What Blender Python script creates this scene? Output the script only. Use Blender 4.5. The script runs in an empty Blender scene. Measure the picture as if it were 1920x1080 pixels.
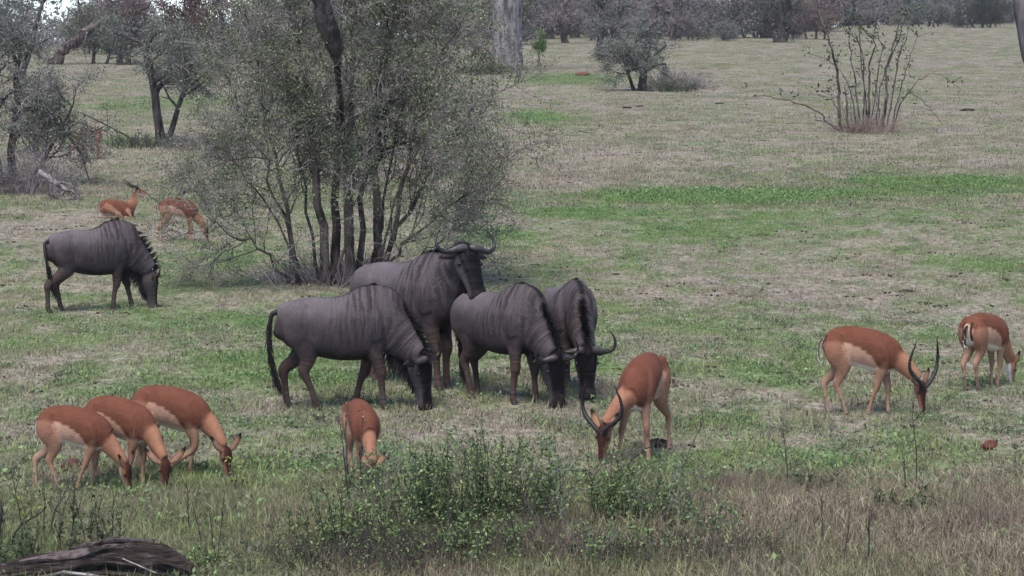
import bpy, math, random
import numpy as np
from mathutils import Vector, Matrix, kdtree

sc = bpy.context.scene
R = math.radians
random.seed(7)
rng = np.random.default_rng(7)
COL = sc.collection

# ------------------------------------------------------------------ camera
F = 5100.0            # focal length in photo pixels (1920 wide)
CAM_Z = 4.57          # eye height over the meadow
EYE_V = 75.0          # photo row of the true horizon
SLOPE = 0.0169        # the meadow rises gently away from the camera
cam_d = bpy.data.cameras.new('camera')
cam = bpy.data.objects.new('camera', cam_d)
COL.objects.link(cam)
cam_d.sensor_width = 36.0
cam_d.lens = 36.0 * F / 1920.0
cam_d.clip_start = 0.5
cam_d.clip_end = 20000
PITCH = math.atan((540.0 - EYE_V) / F)
cam.location = (0, 0, CAM_Z)
cam.rotation_euler = (math.pi / 2 - PITCH, 0, 0)
sc.camera = cam

# ------------------------------------------------------------------ sky, sun, exposure
w = bpy.data.worlds.new('World')
sc.world = w
w.use_nodes = True
nt = w.node_tree
bg = nt.nodes['Background']
sky = nt.nodes.new('ShaderNodeTexSky')
sky.sky_type = 'NISHITA'
sky.sun_disc = False
SUN_EL, SUN_AZ = 62.0, 200.0      # azimuth clockwise from +Y: high, a little behind the camera
sky.sun_elevation = R(SUN_EL)
sky.sun_rotation = R(SUN_AZ)
sky.altitude = 300
sky.air_density = 0.6
sky.dust_density = 0.1
sky.ozone_density = 2.0
hs = nt.nodes.new('ShaderNodeHueSaturation')      # thin high cloud: a paler sky
hs.inputs['Saturation'].default_value = 0.9
nt.links.new(sky.outputs[0], hs.inputs['Color'])
nt.links.new(hs.outputs[0], bg.inputs[0])
bg.inputs[1].default_value = 0.075
sun_d = bpy.data.lights.new('sun', 'SUN')
sun_d.energy = 1.5
sun_d.angle = R(34)
sun_d.color = (1.0, 0.925, 0.84)
sun = bpy.data.objects.new('sun', sun_d)
COL.objects.link(sun)
sdir = Vector((math.sin(R(SUN_AZ)) * math.cos(R(SUN_EL)), math.cos(R(SUN_AZ)) * math.cos(R(SUN_EL)), math.sin(R(SUN_EL))))
sun.rotation_euler = sdir.to_track_quat('Z', 'Y').to_euler()
sun.location = (0, 0, 60)
vs = sc.view_settings
vs.view_transform = 'Standard'
vs.look = 'None'
vs.gamma = 1.0
vs.use_curve_mapping = False
vs.exposure = 1.85
sc.cycles.use_denoising = True
sc.cycles.max_bounces = 6
sc.cycles.diffuse_bounces = 3
sc.cycles.transmission_bounces = 3
sc.cycles.volume_bounces = 0
sc.cycles.transparent_max_bounces = 8

# ------------------------------------------------------------------ terrain
def sstep(a, b, x):
    t = np.clip((x - a) / (b - a), 0, 1)
    return t * t * (3 - 2 * t)

def crest_dist(x, y):
    """distance at which the meadow rounds over: near on the left, farther right"""
    u = 960 + F * x / np.maximum(y, 1.0)
    return 176 + 90 * sstep(300, 1000, u) + 140 * sstep(1250, 1850, u)

def terrain(x, y):
    x = np.asarray(x, float); y = np.asarray(y, float)
    c = crest_dist(x, y)
    over = np.maximum(y - c, 0)
    z = SLOPE * np.minimum(y, c)
    z = z + SLOPE * over - 0.00009 * np.minimum(over, 190) ** 2 - (2 * 0.00009 * 190) * np.maximum(over - 190, 0) \
        + (2 * 0.00009 * 190 - SLOPE) * np.maximum(over - 190, 0)
    return z

def tz(x, y):
    return float(terrain(x, y))

def G(u, v):
    """photo pixel -> point on the meadow"""
    dx, dy, dz = (u - 960) / F, 1.0, -(v - 540) / F
    cp, sp = math.cos(-PITCH), math.sin(-PITCH)
    d = Vector((dx, dy * cp - dz * sp, dy * sp + dz * cp))
    t = CAM_Z / (SLOPE * d.y - d.z) if (SLOPE * d.y - d.z) > 1e-5 else 400.0
    t = min(t, 700.0)
    x, y = d.x * t, d.y * t
    return Vector((x, y, tz(x, y)))

def px_m(v):
    return (v + 11.0) / CAM_Z        # photo pixels per metre at ground row v

def AT(u, v, dist):
    """photo pixel at a given distance -> point in space"""
    dx, dy, dz = (u - 960) / F, 1.0, -(v - 540) / F
    cp, sp = math.cos(-PITCH), math.sin(-PITCH)
    d = Vector((dx, dy * cp - dz * sp, dy * sp + dz * cp))
    return Vector((0, 0, CAM_Z)) + d * (dist / d.y)

# ------------------------------------------------------------------ numpy noise
def _hash(ix, iy, seed):
    n = (ix.astype(np.int64) * 374761393 + iy.astype(np.int64) * 668265263 + seed * 974634777) & 0x7fffffff
    n = (n ^ (n >> 13)) * 1274126177 & 0x7fffffff
    n = (n ^ (n >> 16)) & 0xffff
    return n / 65535.0

def vnoise(x, y, seed=0):
    x = np.asarray(x, float); y = np.asarray(y, float)
    ix, iy = np.floor(x), np.floor(y)
    fx, fy = x - ix, y - iy
    fx = fx * fx * (3 - 2 * fx); fy = fy * fy * (3 - 2 * fy)
    a = _hash(ix, iy, seed); b = _hash(ix + 1, iy, seed)
    c = _hash(ix, iy + 1, seed); d = _hash(ix + 1, iy + 1, seed)
    return (a * (1 - fx) + b * fx) * (1 - fy) + (c * (1 - fx) + d * fx) * fy

def fbm(x, y, seed=0, o=4):
    s, a, t = 0, 1, 0
    for k in range(o):
        s = s + a * vnoise(x * 2 ** k, y * 2 ** k, seed + k); t += a; a *= 0.55
    return s / t

# ------------------------------------------------------------------ object helpers
def mesh_obj(name, V, Fc, mat, parent=None, smooth=False, attrs=None, cols=None):
    me = bpy.data.meshes.new(name)
    if isinstance(Fc, np.ndarray):
        V = np.asarray(V, np.float32)
        n = Fc.shape[1]
        me.vertices.add(len(V)); me.vertices.foreach_set('co', V.ravel())
        me.loops.add(Fc.size); me.loops.foreach_set('vertex_index', Fc.astype(np.int32).ravel())
        me.polygons.add(len(Fc))
        me.polygons.foreach_set('loop_start', np.arange(0, Fc.size, n, dtype=np.int32))
        me.update(calc_edges=True)
    else:
        me.from_pydata([tuple(v) for v in V], [], Fc)
    if smooth and len(me.polygons):
        me.polygons.foreach_set('use_smooth', np.ones(len(me.polygons), bool))
    for k, a in (attrs or {}).items():
        at = me.attributes.new(k, 'FLOAT', 'POINT'); at.data.foreach_set('value', np.asarray(a, np.float32).ravel())
    for k, a in (cols or {}).items():
        at = me.attributes.new(k, 'FLOAT_COLOR', 'POINT')
        a = np.asarray(a, np.float32)
        if a.shape[1] == 3:
            a = np.concatenate([a, np.ones((len(a), 1), np.float32)], 1)
        at.data.foreach_set('color', a.ravel())
    if mat:
        me.materials.append(mat)
    o = bpy.data.objects.new(name, me)
    COL.objects.link(o)
    if parent:
        o.parent = parent
    return o

def thing(name, label, cat, loc, rz=0.0, group=None, scale=1.0):
    o = bpy.data.objects.new(name, None)
    COL.objects.link(o)
    o.empty_display_size = 0.2
    o.location = loc; o.rotation_euler = (0, 0, rz); o.scale = (scale,) * 3
    tag(o, label, cat, group)
    return o

def tag(o, label=None, cat=None, group=None, kind=None):
    if label: o['label'] = label
    if cat: o['category'] = cat
    if group: o['group'] = group
    if kind: o['kind'] = kind
    return o

def copy_tree(o, loc, rz, scale, label=None):
    c = o.copy(); COL.objects.link(c)
    c.location = loc; c.rotation_euler = (0, 0, rz); c.scale = (scale,) * 3
    if label: c['label'] = label
    for ch in o.children:
        d = ch.copy(); COL.objects.link(d); d.parent = c
        for g in ch.children:
            e = g.copy(); COL.objects.link(e); e.parent = d
    return c

class Tubes:
    """collects tapered tubes into one mesh"""
    def __init__(s): s.V = []; s.F = []; s.n = 0
    def add(s, pts, rad, sides=5, cap=True):
        P = np.asarray([tuple(p) for p in pts], float)
        r = np.asarray(rad, float)
        n = len(P)
        T = np.gradient(P, axis=0)
        T /= np.linalg.norm(T, axis=1)[:, None] + 1e-9
        ref = np.array([0.31, 0.87, 0.38]) if abs(T[0] @ np.array([0.31, 0.87, 0.38])) < 0.9 else np.array([0.9, -0.3, 0.3])
        A = np.cross(T, ref); A /= np.linalg.norm(A, axis=1)[:, None] + 1e-9
        B = np.cross(T, A)
        th = np.arange(sides) * 2 * math.pi / sides
        ring = P[:, None, :] + r[:, None, None] * (np.cos(th)[None, :, None] * A[:, None, :] + np.sin(th)[None, :, None] * B[:, None, :])
        s.V.append(ring.reshape(-1, 3))
        i = np.arange(n - 1)[:, None] * sides; j = np.arange(sides)[None, :]; k = (j + 1) % sides
        f = np.stack([i + j, i + k, i + sides + k, i + sides + j], -1).reshape(-1, 4) + s.n
        s.F.append(f)
        s.n += n * sides
    def build(s, name, mat, parent, smooth=True):
        if not s.V: return None
        return mesh_obj(name, np.concatenate(s.V), np.concatenate(s.F), mat, parent, smooth)

def leaves_mesh(P, size, rg, aspect=0.5, up=0.35, seed_attr=True, fold=False):
    """N small diamond leaves at points P; returns V,F,attr"""
    n = len(P)
    a = rg.normal(size=(n, 3)); a[:, 2] += up * rg.normal(size=n); a /= np.linalg.norm(a, axis=1)[:, None]
    b = np.cross(a, rg.normal(size=(n, 3))); b /= np.linalg.norm(b, axis=1)[:, None] + 1e-9
    L = (size * rg.uniform(0.6, 1.35, n))[:, None]
    V = np.stack([P, P + a * L * 0.5 + b * L * aspect * 0.5, P + a * L, P + a * L * 0.5 - b * L * aspect * 0.5], 1).reshape(-1, 3)
    Fc = np.arange(4 * n).reshape(n, 4)
    at = np.repeat(rg.uniform(0, 1, n), 4)
    return V, Fc, at

# ------------------------------------------------------------------ materials
def nmat(name):
    m = bpy.data.materials.new(name); m.use_nodes = True
    t = m.node_tree
    b = t.nodes['Principled BSDF']
    b.inputs['Roughness'].default_value = 0.85
    b.inputs['Specular IOR Level'].default_value = 0.25
    return m, t, b

def N(t, typ, **kw):
    n = t.nodes.new(typ)
    for k, v in kw.items(): setattr(n, k, v)
    return n

def ramp(t, src, stops):
    r = N(t, 'ShaderNodeValToRGB')
    els = r.color_ramp.elements
    while len(els) < len(stops): els.new(0.5)
    for e, (p, c) in zip(els, stops):
        e.position = p; e.color = (*c, 1)
    t.links.new(src, r.inputs[0])
    return r.outputs[0]

def mixc(t, fac, a, b, mode='MIX'):
    m = N(t, 'ShaderNodeMix', data_type='RGBA', blend_type=mode)
    for s, v in ((m.inputs[0], fac), (m.inputs[6], a), (m.inputs[7], b)):
        if hasattr(v, 'links'): t.links.new(v, s)
        elif isinstance(v, (int, float)): s.default_value = v
        else: s.default_value = (*v, 1)
    return m.outputs[2]

def noise(t, vec, scale, detail=4, rough=0.55, dist=0.0):
    n = N(t, 'ShaderNodeTexNoise')
    n.inputs['Scale'].default_value = scale; n.inputs['Detail'].default_value = detail
    n.inputs['Roughness'].default_value = rough; n.inputs['Distortion'].default_value = dist
    if vec is not None: t.links.new(vec, n.inputs['Vector'])
    return n.outputs[0]

def mapping(t, vec, sc_=(1, 1, 1)):
    m = N(t, 'ShaderNodeMapping'); m.inputs['Scale'].default_value = sc_
    t.links.new(vec, m.inputs[0]); return m.outputs[0]

def math_n(t, op, a, b=None, c=None):
    m = N(t, 'ShaderNodeMath', operation=op)
    for s, v in zip(m.inputs, (a, b, c)):
        if v is None: continue
        if hasattr(v, 'links'): t.links.new(v, s)
        else: s.default_value = v
    return m.outputs[0]

def bump(t, b, h, strength=0.3, dist=0.02):
    n = N(t, 'ShaderNodeBump'); n.inputs['Strength'].default_value = strength; n.inputs['Distance'].default_value = dist
    t.links.new(h, n.inputs['Height']); t.links.new(n.outputs[0], b.inputs['Normal'])

def attr(t, name, kind='GEOMETRY', out='Fac'):
    a = N(t, 'ShaderNodeAttribute', attribute_type=kind); a.attribute_name = name
    return a.outputs[out]

def leaf_mat(name, stops, trans=0.25, rough=0.6):
    m, t, b = nmat(name)
    v = attr(t, 'leaf')
    c = ramp(t, v, stops)
    t.links.new(c, b.inputs['Base Color']); b.inputs['Roughness'].default_value = rough
    tr = N(t, 'ShaderNodeBsdfTranslucent'); t.links.new(c, tr.inputs[0])
    mx = N(t, 'ShaderNodeMixShader'); mx.inputs[0].default_value = trans
    t.links.new(b.outputs[0], mx.inputs[1]); t.links.new(tr.outputs[0], mx.inputs[2])
    t.links.new(mx.outputs[0], t.nodes['Material Output'].inputs[0])
    return m

def bark_mat(name, dark, light, scale=9.0, stretch=0.25, bstr=0.6):
    m, t, b = nmat(name)
    tc = N(t, 'ShaderNodeTexCoord')
    v = mapping(t, tc.outputs['Object'], (1, 1, stretch))
    n1 = noise(t, v, scale, 5, 0.65)
    n2 = noise(t, tc.outputs['Object'], scale * 0.25, 2)
    f = math_n(t, 'ADD', n1, math_n(t, 'MULTIPLY', math_n(t, 'SUBTRACT', n2, 0.5), 0.5))
    t.links.new(ramp(t, f, [(0.36, dark), (0.62, light)]), b.inputs['Base Color'])
    bump(t, b, n1, bstr, 0.03)
    b.inputs['Roughness'].default_value = 0.9
    return m

M = {}
# ground: dry soil, thatch and low green cover, mixed by the vegetation map (vertex attribute) and noise
def ground_mat():
    m, t, b = nmat('meadow_soil')
    g = attr(t, 'green'); st = attr(t, 'straw')
    pos = N(t, 'ShaderNodeNewGeometry').outputs['Position']
    ps = mapping(t, pos, (1.0, 0.45, 1.0))
    nA = noise(t, ps, 2.2, 6, 0.65)
    nB = noise(t, ps, 13.0, 5, 0.7)
    nC = noise(t, pos, 60.0, 3, 0.7)
    soil = ramp(t, nB, [(0.30, (0.06, 0.048, 0.043)), (0.48, (0.215, 0.178, 0.158)), (0.68, (0.38, 0.335, 0.30))])
    straw = ramp(t, nB, [(0.30, (0.09, 0.08, 0.055)), (0.5, (0.24, 0.215, 0.155)), (0.7, (0.38, 0.355, 0.27))])
    grn = ramp(t, nB, [(0.32, (0.035, 0.055, 0.02)), (0.5, (0.115, 0.165, 0.062)), (0.7, (0.23, 0.29, 0.165))])
    dry = mixc(t, st, soil, straw)
    f = math_n(t, 'ADD', g, math_n(t, 'MULTIPLY', math_n(t, 'SUBTRACT', nA, 0.5), 1.5))
    f = math_n(t, 'ADD', f, math_n(t, 'MULTIPLY', math_n(t, 'SUBTRACT', nC, 0.5), 0.8))
    fr = N(t, 'ShaderNodeMapRange'); t.links.new(f, fr.inputs[0])
    fr.inputs[1].default_value = 0.25; fr.inputs[2].default_value = 0.75
    c = mixc(t, fr.outputs[0], dry, grn)
    t.links.new(c, b.inputs['Base Color'])
    bump(t, b, math_n(t, 'ADD', nB, nC), 0.5, 0.04)
    b.inputs['Roughness'].default_value = 0.95
    b.inputs['Specular IOR Level'].default_value = 0.1
    return m
M['ground'] = ground_mat()

def blade_mat(name, dry, green, trans=0.2):
    """grass blades: instance attribute 'green' picks between dry and green, each instance a little different"""
    m, t, b = nmat(name)
    g = attr(t, 'green', 'INSTANCER')
    rnd = N(t, 'ShaderNodeObjectInfo').outputs['Random']
    lf = attr(t, 'leaf')
    k = math_n(t, 'ADD', math_n(t, 'MULTIPLY', lf, 0.65), math_n(t, 'MULTIPLY', rnd, 0.35))
    f = math_n(t, 'ADD', g, math_n(t, 'MULTIPLY', math_n(t, 'SUBTRACT', lf, 0.5), 0.7))
    f = math_n(t, 'ADD', f, math_n(t, 'MULTIPLY', math_n(t, 'SUBTRACT', rnd, 0.5), 0.5))
    fr = N(t, 'ShaderNodeMapRange'); t.links.new(f, fr.inputs[0])
    fr.inputs[1].default_value = 0.35; fr.inputs[2].default_value = 0.65
    c = mixc(t, fr.outputs[0], ramp(t, k, dry), ramp(t, k, green))
    t.links.new(c, b.inputs['Base Color'])
    tr = N(t, 'ShaderNodeBsdfTranslucent'); t.links.new(c, tr.inputs[0])
    mx = N(t, 'ShaderNodeMixShader'); mx.inputs[0].default_value = trans
    t.links.new(b.outputs[0], mx.inputs[1]); t.links.new(tr.outputs[0], mx.inputs[2])
    t.links.new(mx.outputs[0], t.nodes['Material Output'].inputs[0])
    return m
M['blade'] = blade_mat('grass_blades', [(0.1, (0.12, 0.099, 0.078)), (0.5, (0.27, 0.235, 0.18)), (0.9, (0.43, 0.385, 0.30))],
                       [(0.1, (0.065, 0.105, 0.032)), (0.5, (0.16, 0.24, 0.075)), (0.9, (0.31, 0.40, 0.16))])
M['tall'] = blade_mat('tall_grass_blades', [(0.1, (0.085, 0.065, 0.05)), (0.5, (0.28, 0.23, 0.165)), (0.9, (0.54, 0.475, 0.36))],
                      [(0.1, (0.045, 0.06, 0.024)), (0.5, (0.16, 0.19, 0.08)), (0.9, (0.32, 0.36, 0.18))])
M['forb'] = blade_mat('forb_leaves', [(0.1, (0.10, 0.115, 0.08)), (0.9, (0.24, 0.25, 0.18))],
                      [(0.1, (0.045, 0.10, 0.035)), (0.5, (0.135, 0.23, 0.085)), (0.9, (0.28, 0.40, 0.17))])

M['bark_dark'] = bark_mat('dark_bark', (0.010, 0.008, 0.009), (0.075, 0.062, 0.058))
M['bark_brown'] = bark_mat('brown_bark', (0.018, 0.014, 0.013), (0.13, 0.105, 0.095))
M['bark_grey'] = bark_mat('grey_bark', (0.05, 0.043, 0.048), (0.24, 0.215, 0.225), 5.0, 0.15)
M['hair_dry'] = bark_mat('dry_reddish_grass', (0.12, 0.085, 0.07), (0.33, 0.26, 0.215), 5.0, 1.0, 0.0)
M['twig'] = bark_mat('grey_twig', (0.06, 0.051, 0.052), (0.28, 0.25, 0.25), 4.0, 1.0, 0.0)
M['twig_dark'] = bark_mat('dark_twig', (0.02, 0.016, 0.016), (0.09, 0.075, 0.07), 4.0, 1.0, 0.0)
M['deadwood'] = bark_mat('bleached_deadwood', (0.09, 0.08, 0.08), (0.36, 0.33, 0.32), 7.0, 0.6)
M['leaf_olive'] = leaf_mat('olive_leaves', [(0.0, (0.045, 0.058, 0.03)), (0.5, (0.13, 0.156, 0.08)), (1.0, (0.32, 0.35, 0.215))])
M['leaf_green'] = leaf_mat('green_leaves', [(0.0, (0.028, 0.045, 0.022)), (0.5, (0.07, 0.10, 0.045)), (1.0, (0.15, 0.185, 0.09))])
M['leaf_grey'] = leaf_mat('grey_green_leaves', [(0.0, (0.05, 0.06, 0.047)), (0.5, (0.125, 0.142, 0.112)), (1.0, (0.27, 0.29, 0.235))])
M['leaf_russet'] = leaf_mat('russet_leaves', [(0.0, (0.05, 0.03, 0.026)), (0.5, (0.12, 0.07, 0.058)), (1.0, (0.26, 0.18, 0.15))])
M['leaf_bush'] = leaf_mat('bush_leaves', [(0.0, (0.04, 0.072, 0.024)), (0.5, (0.13, 0.20, 0.07)), (1.0, (0.31, 0.40, 0.17))])
M['leaf_yellow'] = leaf_mat('yellow_green_leaves', [(0.0, (0.13, 0.17, 0.03)), (1.0, (0.30, 0.34, 0.07))])
M['leaf_dark'] = leaf_mat('dark_evergreen_leaves', [(0.0, (0.012, 0.022, 0.014)), (0.5, (0.03, 0.05, 0.03)), (1.0, (0.08, 0.105, 0.06))])
# ------------------------------------------------------------------ vegetation map
PATCH = []   # (x, y, rx, ry, green)
def patch(u, v, ru, rv, g):
    p = G(u, v); a, b = G(u, max(v - rv, 30)), G(u, v + rv)
    PATCH.append((p.x, p.y, ru / px_m(v), abs(a.y - b.y) / 2, g))
for a in [(1490, 362, 480, 10, .6), (1110, 400, 130, 10, .9), (1780, 342, 200, 11, .85), (1330, 374, 220, 9, .7), (1560, 405, 420, 26, .16), (1020, 220, 62, 11, .7),
          (1830, 495, 110, 16, .6), (1290, 430, 160, 22, .4), (300, 195, 150, 16, .35), (1070, 148, 110, 12, .45),
          (420, 600, 150, 20, .35), (360, 490, 150, 40, .4), (930, 440, 60, 12, .6), (1330, 610, 200, 24, .2), (1290, 690, 120, 24, .25),
          (1360, 790, 110, 16, .5), (400, 700, 220, 50, .35), (1450, 705, 140, 22, .3), (1080, 690, 90, 30, .25), (380, 890, 160, 30, .45), (1300, 865, 120, 20, .45), (1650, 870, 200, 16, .4),
          (1130, 500, 130, 18, .3), (1750, 640, 150, 30, .25), (1100, 580, 60, 20, .3), (110, 640, 150, 20, .35), (1520, 850, 120, 12, .3), (220, 265, 110, 10, .3),
          (160, 430, 200, 24, -.3), (1150, 300, 200, 30, -.2), (1500, 555, 260, 18, -.3), (1620, 520, 130, 14, -.25), (800, 800, 150, 26, -.15), (1750, 700, 120, 14, -.3), (1230, 722, 90, 10, -.3),
          (1040, 340, 90, 14, -.35), (60, 680, 80, 30, -.15)]:
    patch(*a)

def veg(x, y):
    """green cover 0..1 and straw cover 0..1 at ground points"""
    x = np.asarray(x, float); y = np.asarray(y, float)
    v = F * CAM_Z / np.maximum(y, 5.0) - 11.0
    g = np.interp(v, [40, 130, 300, 350, 430, 520, 640, 800, 900, 1100], [.30, .30, .30, .32, .38, .36, .40, .42, .42, .38])
    for px, py, rx, ry, a in PATCH:
        d = ((x - px) / rx) ** 2 + ((y - py) / ry) ** 2
        g = g + a * (.75 if py < 50 else 1.0) * np.exp(-np.minimum(d, 20) ** 1.4)
    g = g + 0.34 * (fbm(x * 0.45, y * 0.2, 11, 6) - 0.5) + 0.8 * (fbm(x * 1.9, y * 1.0, 23, 5) - 0.5)
    s = np.interp(v, [40, 120, 250, 330, 450, 850, 950], [.3, .3, .35, .5, .5, .45, .8]) + 1.2 * (fbm(x * 0.3, y * 0.14, 41, 3) - 0.5)
    return np.clip(g, 0, 1), np.clip(s, 0, 1)

# ------------------------------------------------------------------ ground sheet
def make_ground():
    ys = np.concatenate([[-40, -15, 0, 8, 14], np.geomspace(17, 480, 430), np.geomspace(520, 9000, 22)])
    ts = np.linspace(-1, 1, 181)
    Y, T = np.meshgrid(ys, ts, indexing='ij')
    half = np.maximum(Y, 20) * 0.26 + 6 + np.maximum(Y - 480, 0) * 0.8
    X = T * half
    Z = terrain(X, Y)
    near = np.clip((120 - Y) / 100, 0, 1) * np.clip(Y / 14, 0, 1)
    Z = Z + near * (0.05 * (fbm(X * 0.6, Y * 0.6, 5, 3) - 0.5) + 0.02 * (vnoise(X * 3, Y * 3, 9) - 0.5))
    V = np.stack([X, Y, Z], -1).reshape(-1, 3)
    ny, nx = X.shape
    i = np.arange(ny - 1)[:, None] * nx; j = np.arange(nx - 1)[None, :]
    Fc = np.stack([i + j, i + j + 1, i + nx + j + 1, i + nx + j], -1).reshape(-1, 4)
    g, s = veg(V[:, 0], V[:, 1])
    o = mesh_obj('meadow_ground', V, Fc, M['ground'], None, True, {'green': g, 'straw': s})
    tag(o, kind='structure')
make_ground()

# ------------------------------------------------------------------ grass
def blades(n, spread, h0, h1, width, lean, rg, segs=2, curl=0.5):
    """one tuft: n curved tapering blades"""
    V, Fc, at = [], [], []
    for k in range(n):
        r = spread * math.sqrt(rg.uniform()); a = rg.uniform(0, 6.283)
        p = np.array([r * math.cos(a), r * math.sin(a), -0.01])
        h = rg.uniform(h0, h1); la = rg.uniform(0, 6.283); ln = abs(rg.normal(0, lean))
        d = np.array([math.cos(la) * math.sin(ln), math.sin(la) * math.sin(ln), math.cos(ln)])
        side = np.array([-math.sin(la + rg.uniform(-1, 1)), math.cos(la + rg.uniform(-1, 1)), 0]) * width * rg.uniform(.6, 1.3)
        b0 = len(V)
        out = np.array([math.cos(la), math.sin(la), 0])
        for q in range(segs):
            t = q / segs
            c = p + d * h * t + out * h * curl * t * t * ln - np.array([0, 0, h * curl * 0.4 * t * t * ln])
            V += [c - side * (1 - t * 0.5), c + side * (1 - t * 0.5)]
        t = 1.0
        V.append(p + d * h * t + out * h * curl * t * t * ln - np.array([0, 0, h * curl * 0.6 * t * t * ln]))
        for q in range(segs - 1):
            a0 = b0 + 2 * q
            Fc += [(a0, a0 + 1, a0 + 3), (a0, a0 + 3, a0 + 2)]
        a0 = b0 + 2 * (segs - 1)
        Fc.append((a0, a0 + 1, a0 + 2))
        at += [rg.uniform()] * (2 * segs + 1)
    return np.array(V), np.array(Fc), np.array(at)

def forb(n, spread, h, size, rg):
    P = np.stack([rg.normal(0, spread, n), rg.normal(0, spread, n), np.abs(rg.normal(0, h, n))], 1)
    V, Fc, at = leaves_mesh(P, size, rg, 0.6, 0.2)
    V[:, 2] = np.maximum(V[:, 2], -0.01)
    return V, np.concatenate([Fc[:, [0, 1, 2]], Fc[:, [0, 2, 3]]]), at

protos = bpy.data.collections.new('grass_tufts')   # sources of the grass scatter, themselves not in the scene
def proto(name, data, mat):
    V, Fc, at = data
    o = mesh_obj(name, V, Fc, mat, None, False, {'leaf': at})
    COL.objects.unlink(o); protos.objects.link(o)
rg = np.random.default_rng(3)
NAMES = []
for k in range(3): proto('t0%d_short_tuft' % k, blades(34, .09, .02, .07, .0035, .6, rg), M['blade'])
for k in range(2): proto('t0%d_sparse_tuft' % (3 + k), blades(26, .14, .03, .11, .0035, .8, rg), M['blade'])
for k in range(3): proto('t0%d_forb' % (5 + k), forb(44, .085, .035, .028, rg), M['forb'])
for k in range(2): proto('t%02d_far_patch' % (8 + k), blades(70, .42, .03, .10, .007, .7, rg), M['blade'])
for k in range(3): proto('t%02d_tall_tuft' % (10 + k), blades(50, .17, .05, .34, .0034, 1.0, rg, 3, 1.2), M['tall'])
for k in range(2): proto('t%02d_far_forb' % (13 + k), forb(70, .26, .05, .045, rg), M['forb'])

def litter_proto():
    r = np.random.default_rng(12); V, Fc, at = [], [], []
    for k in range(7):
        c = np.array([r.normal(0, .05), r.normal(0, .05), .008]); a = r.uniform(.008, .022)
        P = c + r.normal(0, 1, (6, 3)) * a * np.array([.8, .8, .5]) * .3 + a * np.array([[1, 0, 0], [-1, 0, 0], [0, 1, 0], [0, -1, 0], [0, 0, .7], [0, 0, -.5]])
        b0 = len(V); V += list(P)
        Fc += [(b0 + q[0], b0 + q[1], b0 + q[2]) for q in ((0, 2, 4), (2, 1, 4), (1, 3, 4), (3, 0, 4), (2, 0, 5), (1, 2, 5), (3, 1, 5), (0, 3, 5))]
        at += [r.uniform()] * 6
    return np.array(V), np.array(Fc), np.array(at)
M['litter'] = blade_mat('dung_and_litter', [(0.1, (0.018, 0.014, 0.012)), (0.9, (0.075, 0.055, 0.045))], [(0.1, (0.02, 0.018, 0.014)), (0.9, (0.06, 0.05, 0.04))], 0.0)
proto('t15_litter', litter_proto(), M['litter'])

def scatter(name, P, rot, scl, idx, green):
    me = bpy.data.meshes.new(name)
    me.vertices.add(len(P)); me.vertices.foreach_set('co', np.asarray(P, np.float32).ravel())
    for k, a, ty in (('rot', rot, 'FLOAT'), ('scl', scl, 'FLOAT'), ('green', green, 'FLOAT')):
        at = me.attributes.new(k, ty, 'POINT'); at.data.foreach_set('value', np.asarray(a, np.float32))
    at = me.attributes.new('idx', 'INT', 'POINT'); at.data.foreach_set('value', np.asarray(idx, np.int32))
    o = bpy.data.objects.new(name, me); COL.objects.link(o)
    ng = bpy.data.node_groups.new(name + '_nodes', 'GeometryNodeTree')
    ng.interface.new_socket('Geometry', in_out='INPUT', socket_type='NodeSocketGeometry')
    ng.interface.new_socket('Geometry', in_out='OUTPUT', socket_type='NodeSocketGeometry')
    gi = ng.nodes.new('NodeGroupInput'); go = ng.nodes.new('NodeGroupOutput')
    ci = ng.nodes.new('GeometryNodeCollectionInfo'); ci.inputs[0].default_value = protos
    ci.inputs['Separate Children'].default_value = True; ci.inputs['Reset Children'].default_value = True
    ip = ng.nodes.new('GeometryNodeInstanceOnPoints'); ip.inputs['Pick Instance'].default_value = True
    def na(nm, ty):
        n = ng.nodes.new('GeometryNodeInputNamedAttribute'); n.data_type = ty; n.inputs['Name'].default_value = nm
        return n.outputs['Attribute']
    cx = ng.nodes.new('ShaderNodeCombineXYZ'); ng.links.new(na('rot', 'FLOAT'), cx.inputs[2])
    ng.links.new(gi.outputs[0], ip.inputs['Points']); ng.links.new(ci.outputs[0], ip.inputs['Instance'])
    ng.links.new(na('idx', 'INT'), ip.inputs['Instance Index'])
    ng.links.new(cx.outputs[0], ip.inputs['Rotation']); ng.links.new(na('scl', 'FLOAT'), ip.inputs['Scale'])
    ng.links.new(ip.outputs[0], go.inputs[0])
    md = o.modifiers.new('scatter', 'NODES'); md.node_group = ng
    tag(o, kind='stuff')
    return o

def field(n, y0, y1, power, rg):
    """random meadow points between two distances, inside a wedge a little wider than the view"""
    u = rg.uniform(0, 1, n)
    y = (y0 ** power + u * (y1 ** power - y0 ** power)) ** (1 / power)
    x = rg.uniform(-1, 1, n) * (y * 0.205 + 0.8)
    return x, y

def lay(x, y):
    near = np.clip((120 - y) / 100, 0, 1) * np.clip(y / 14, 0, 1)
    return terrain(x, y) + near * (0.05 * (fbm(x * 0.6, y * 0.6, 5, 3) - 0.5) + 0.02 * (vnoise(x * 3, y * 3, 9) - 0.5))

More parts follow.
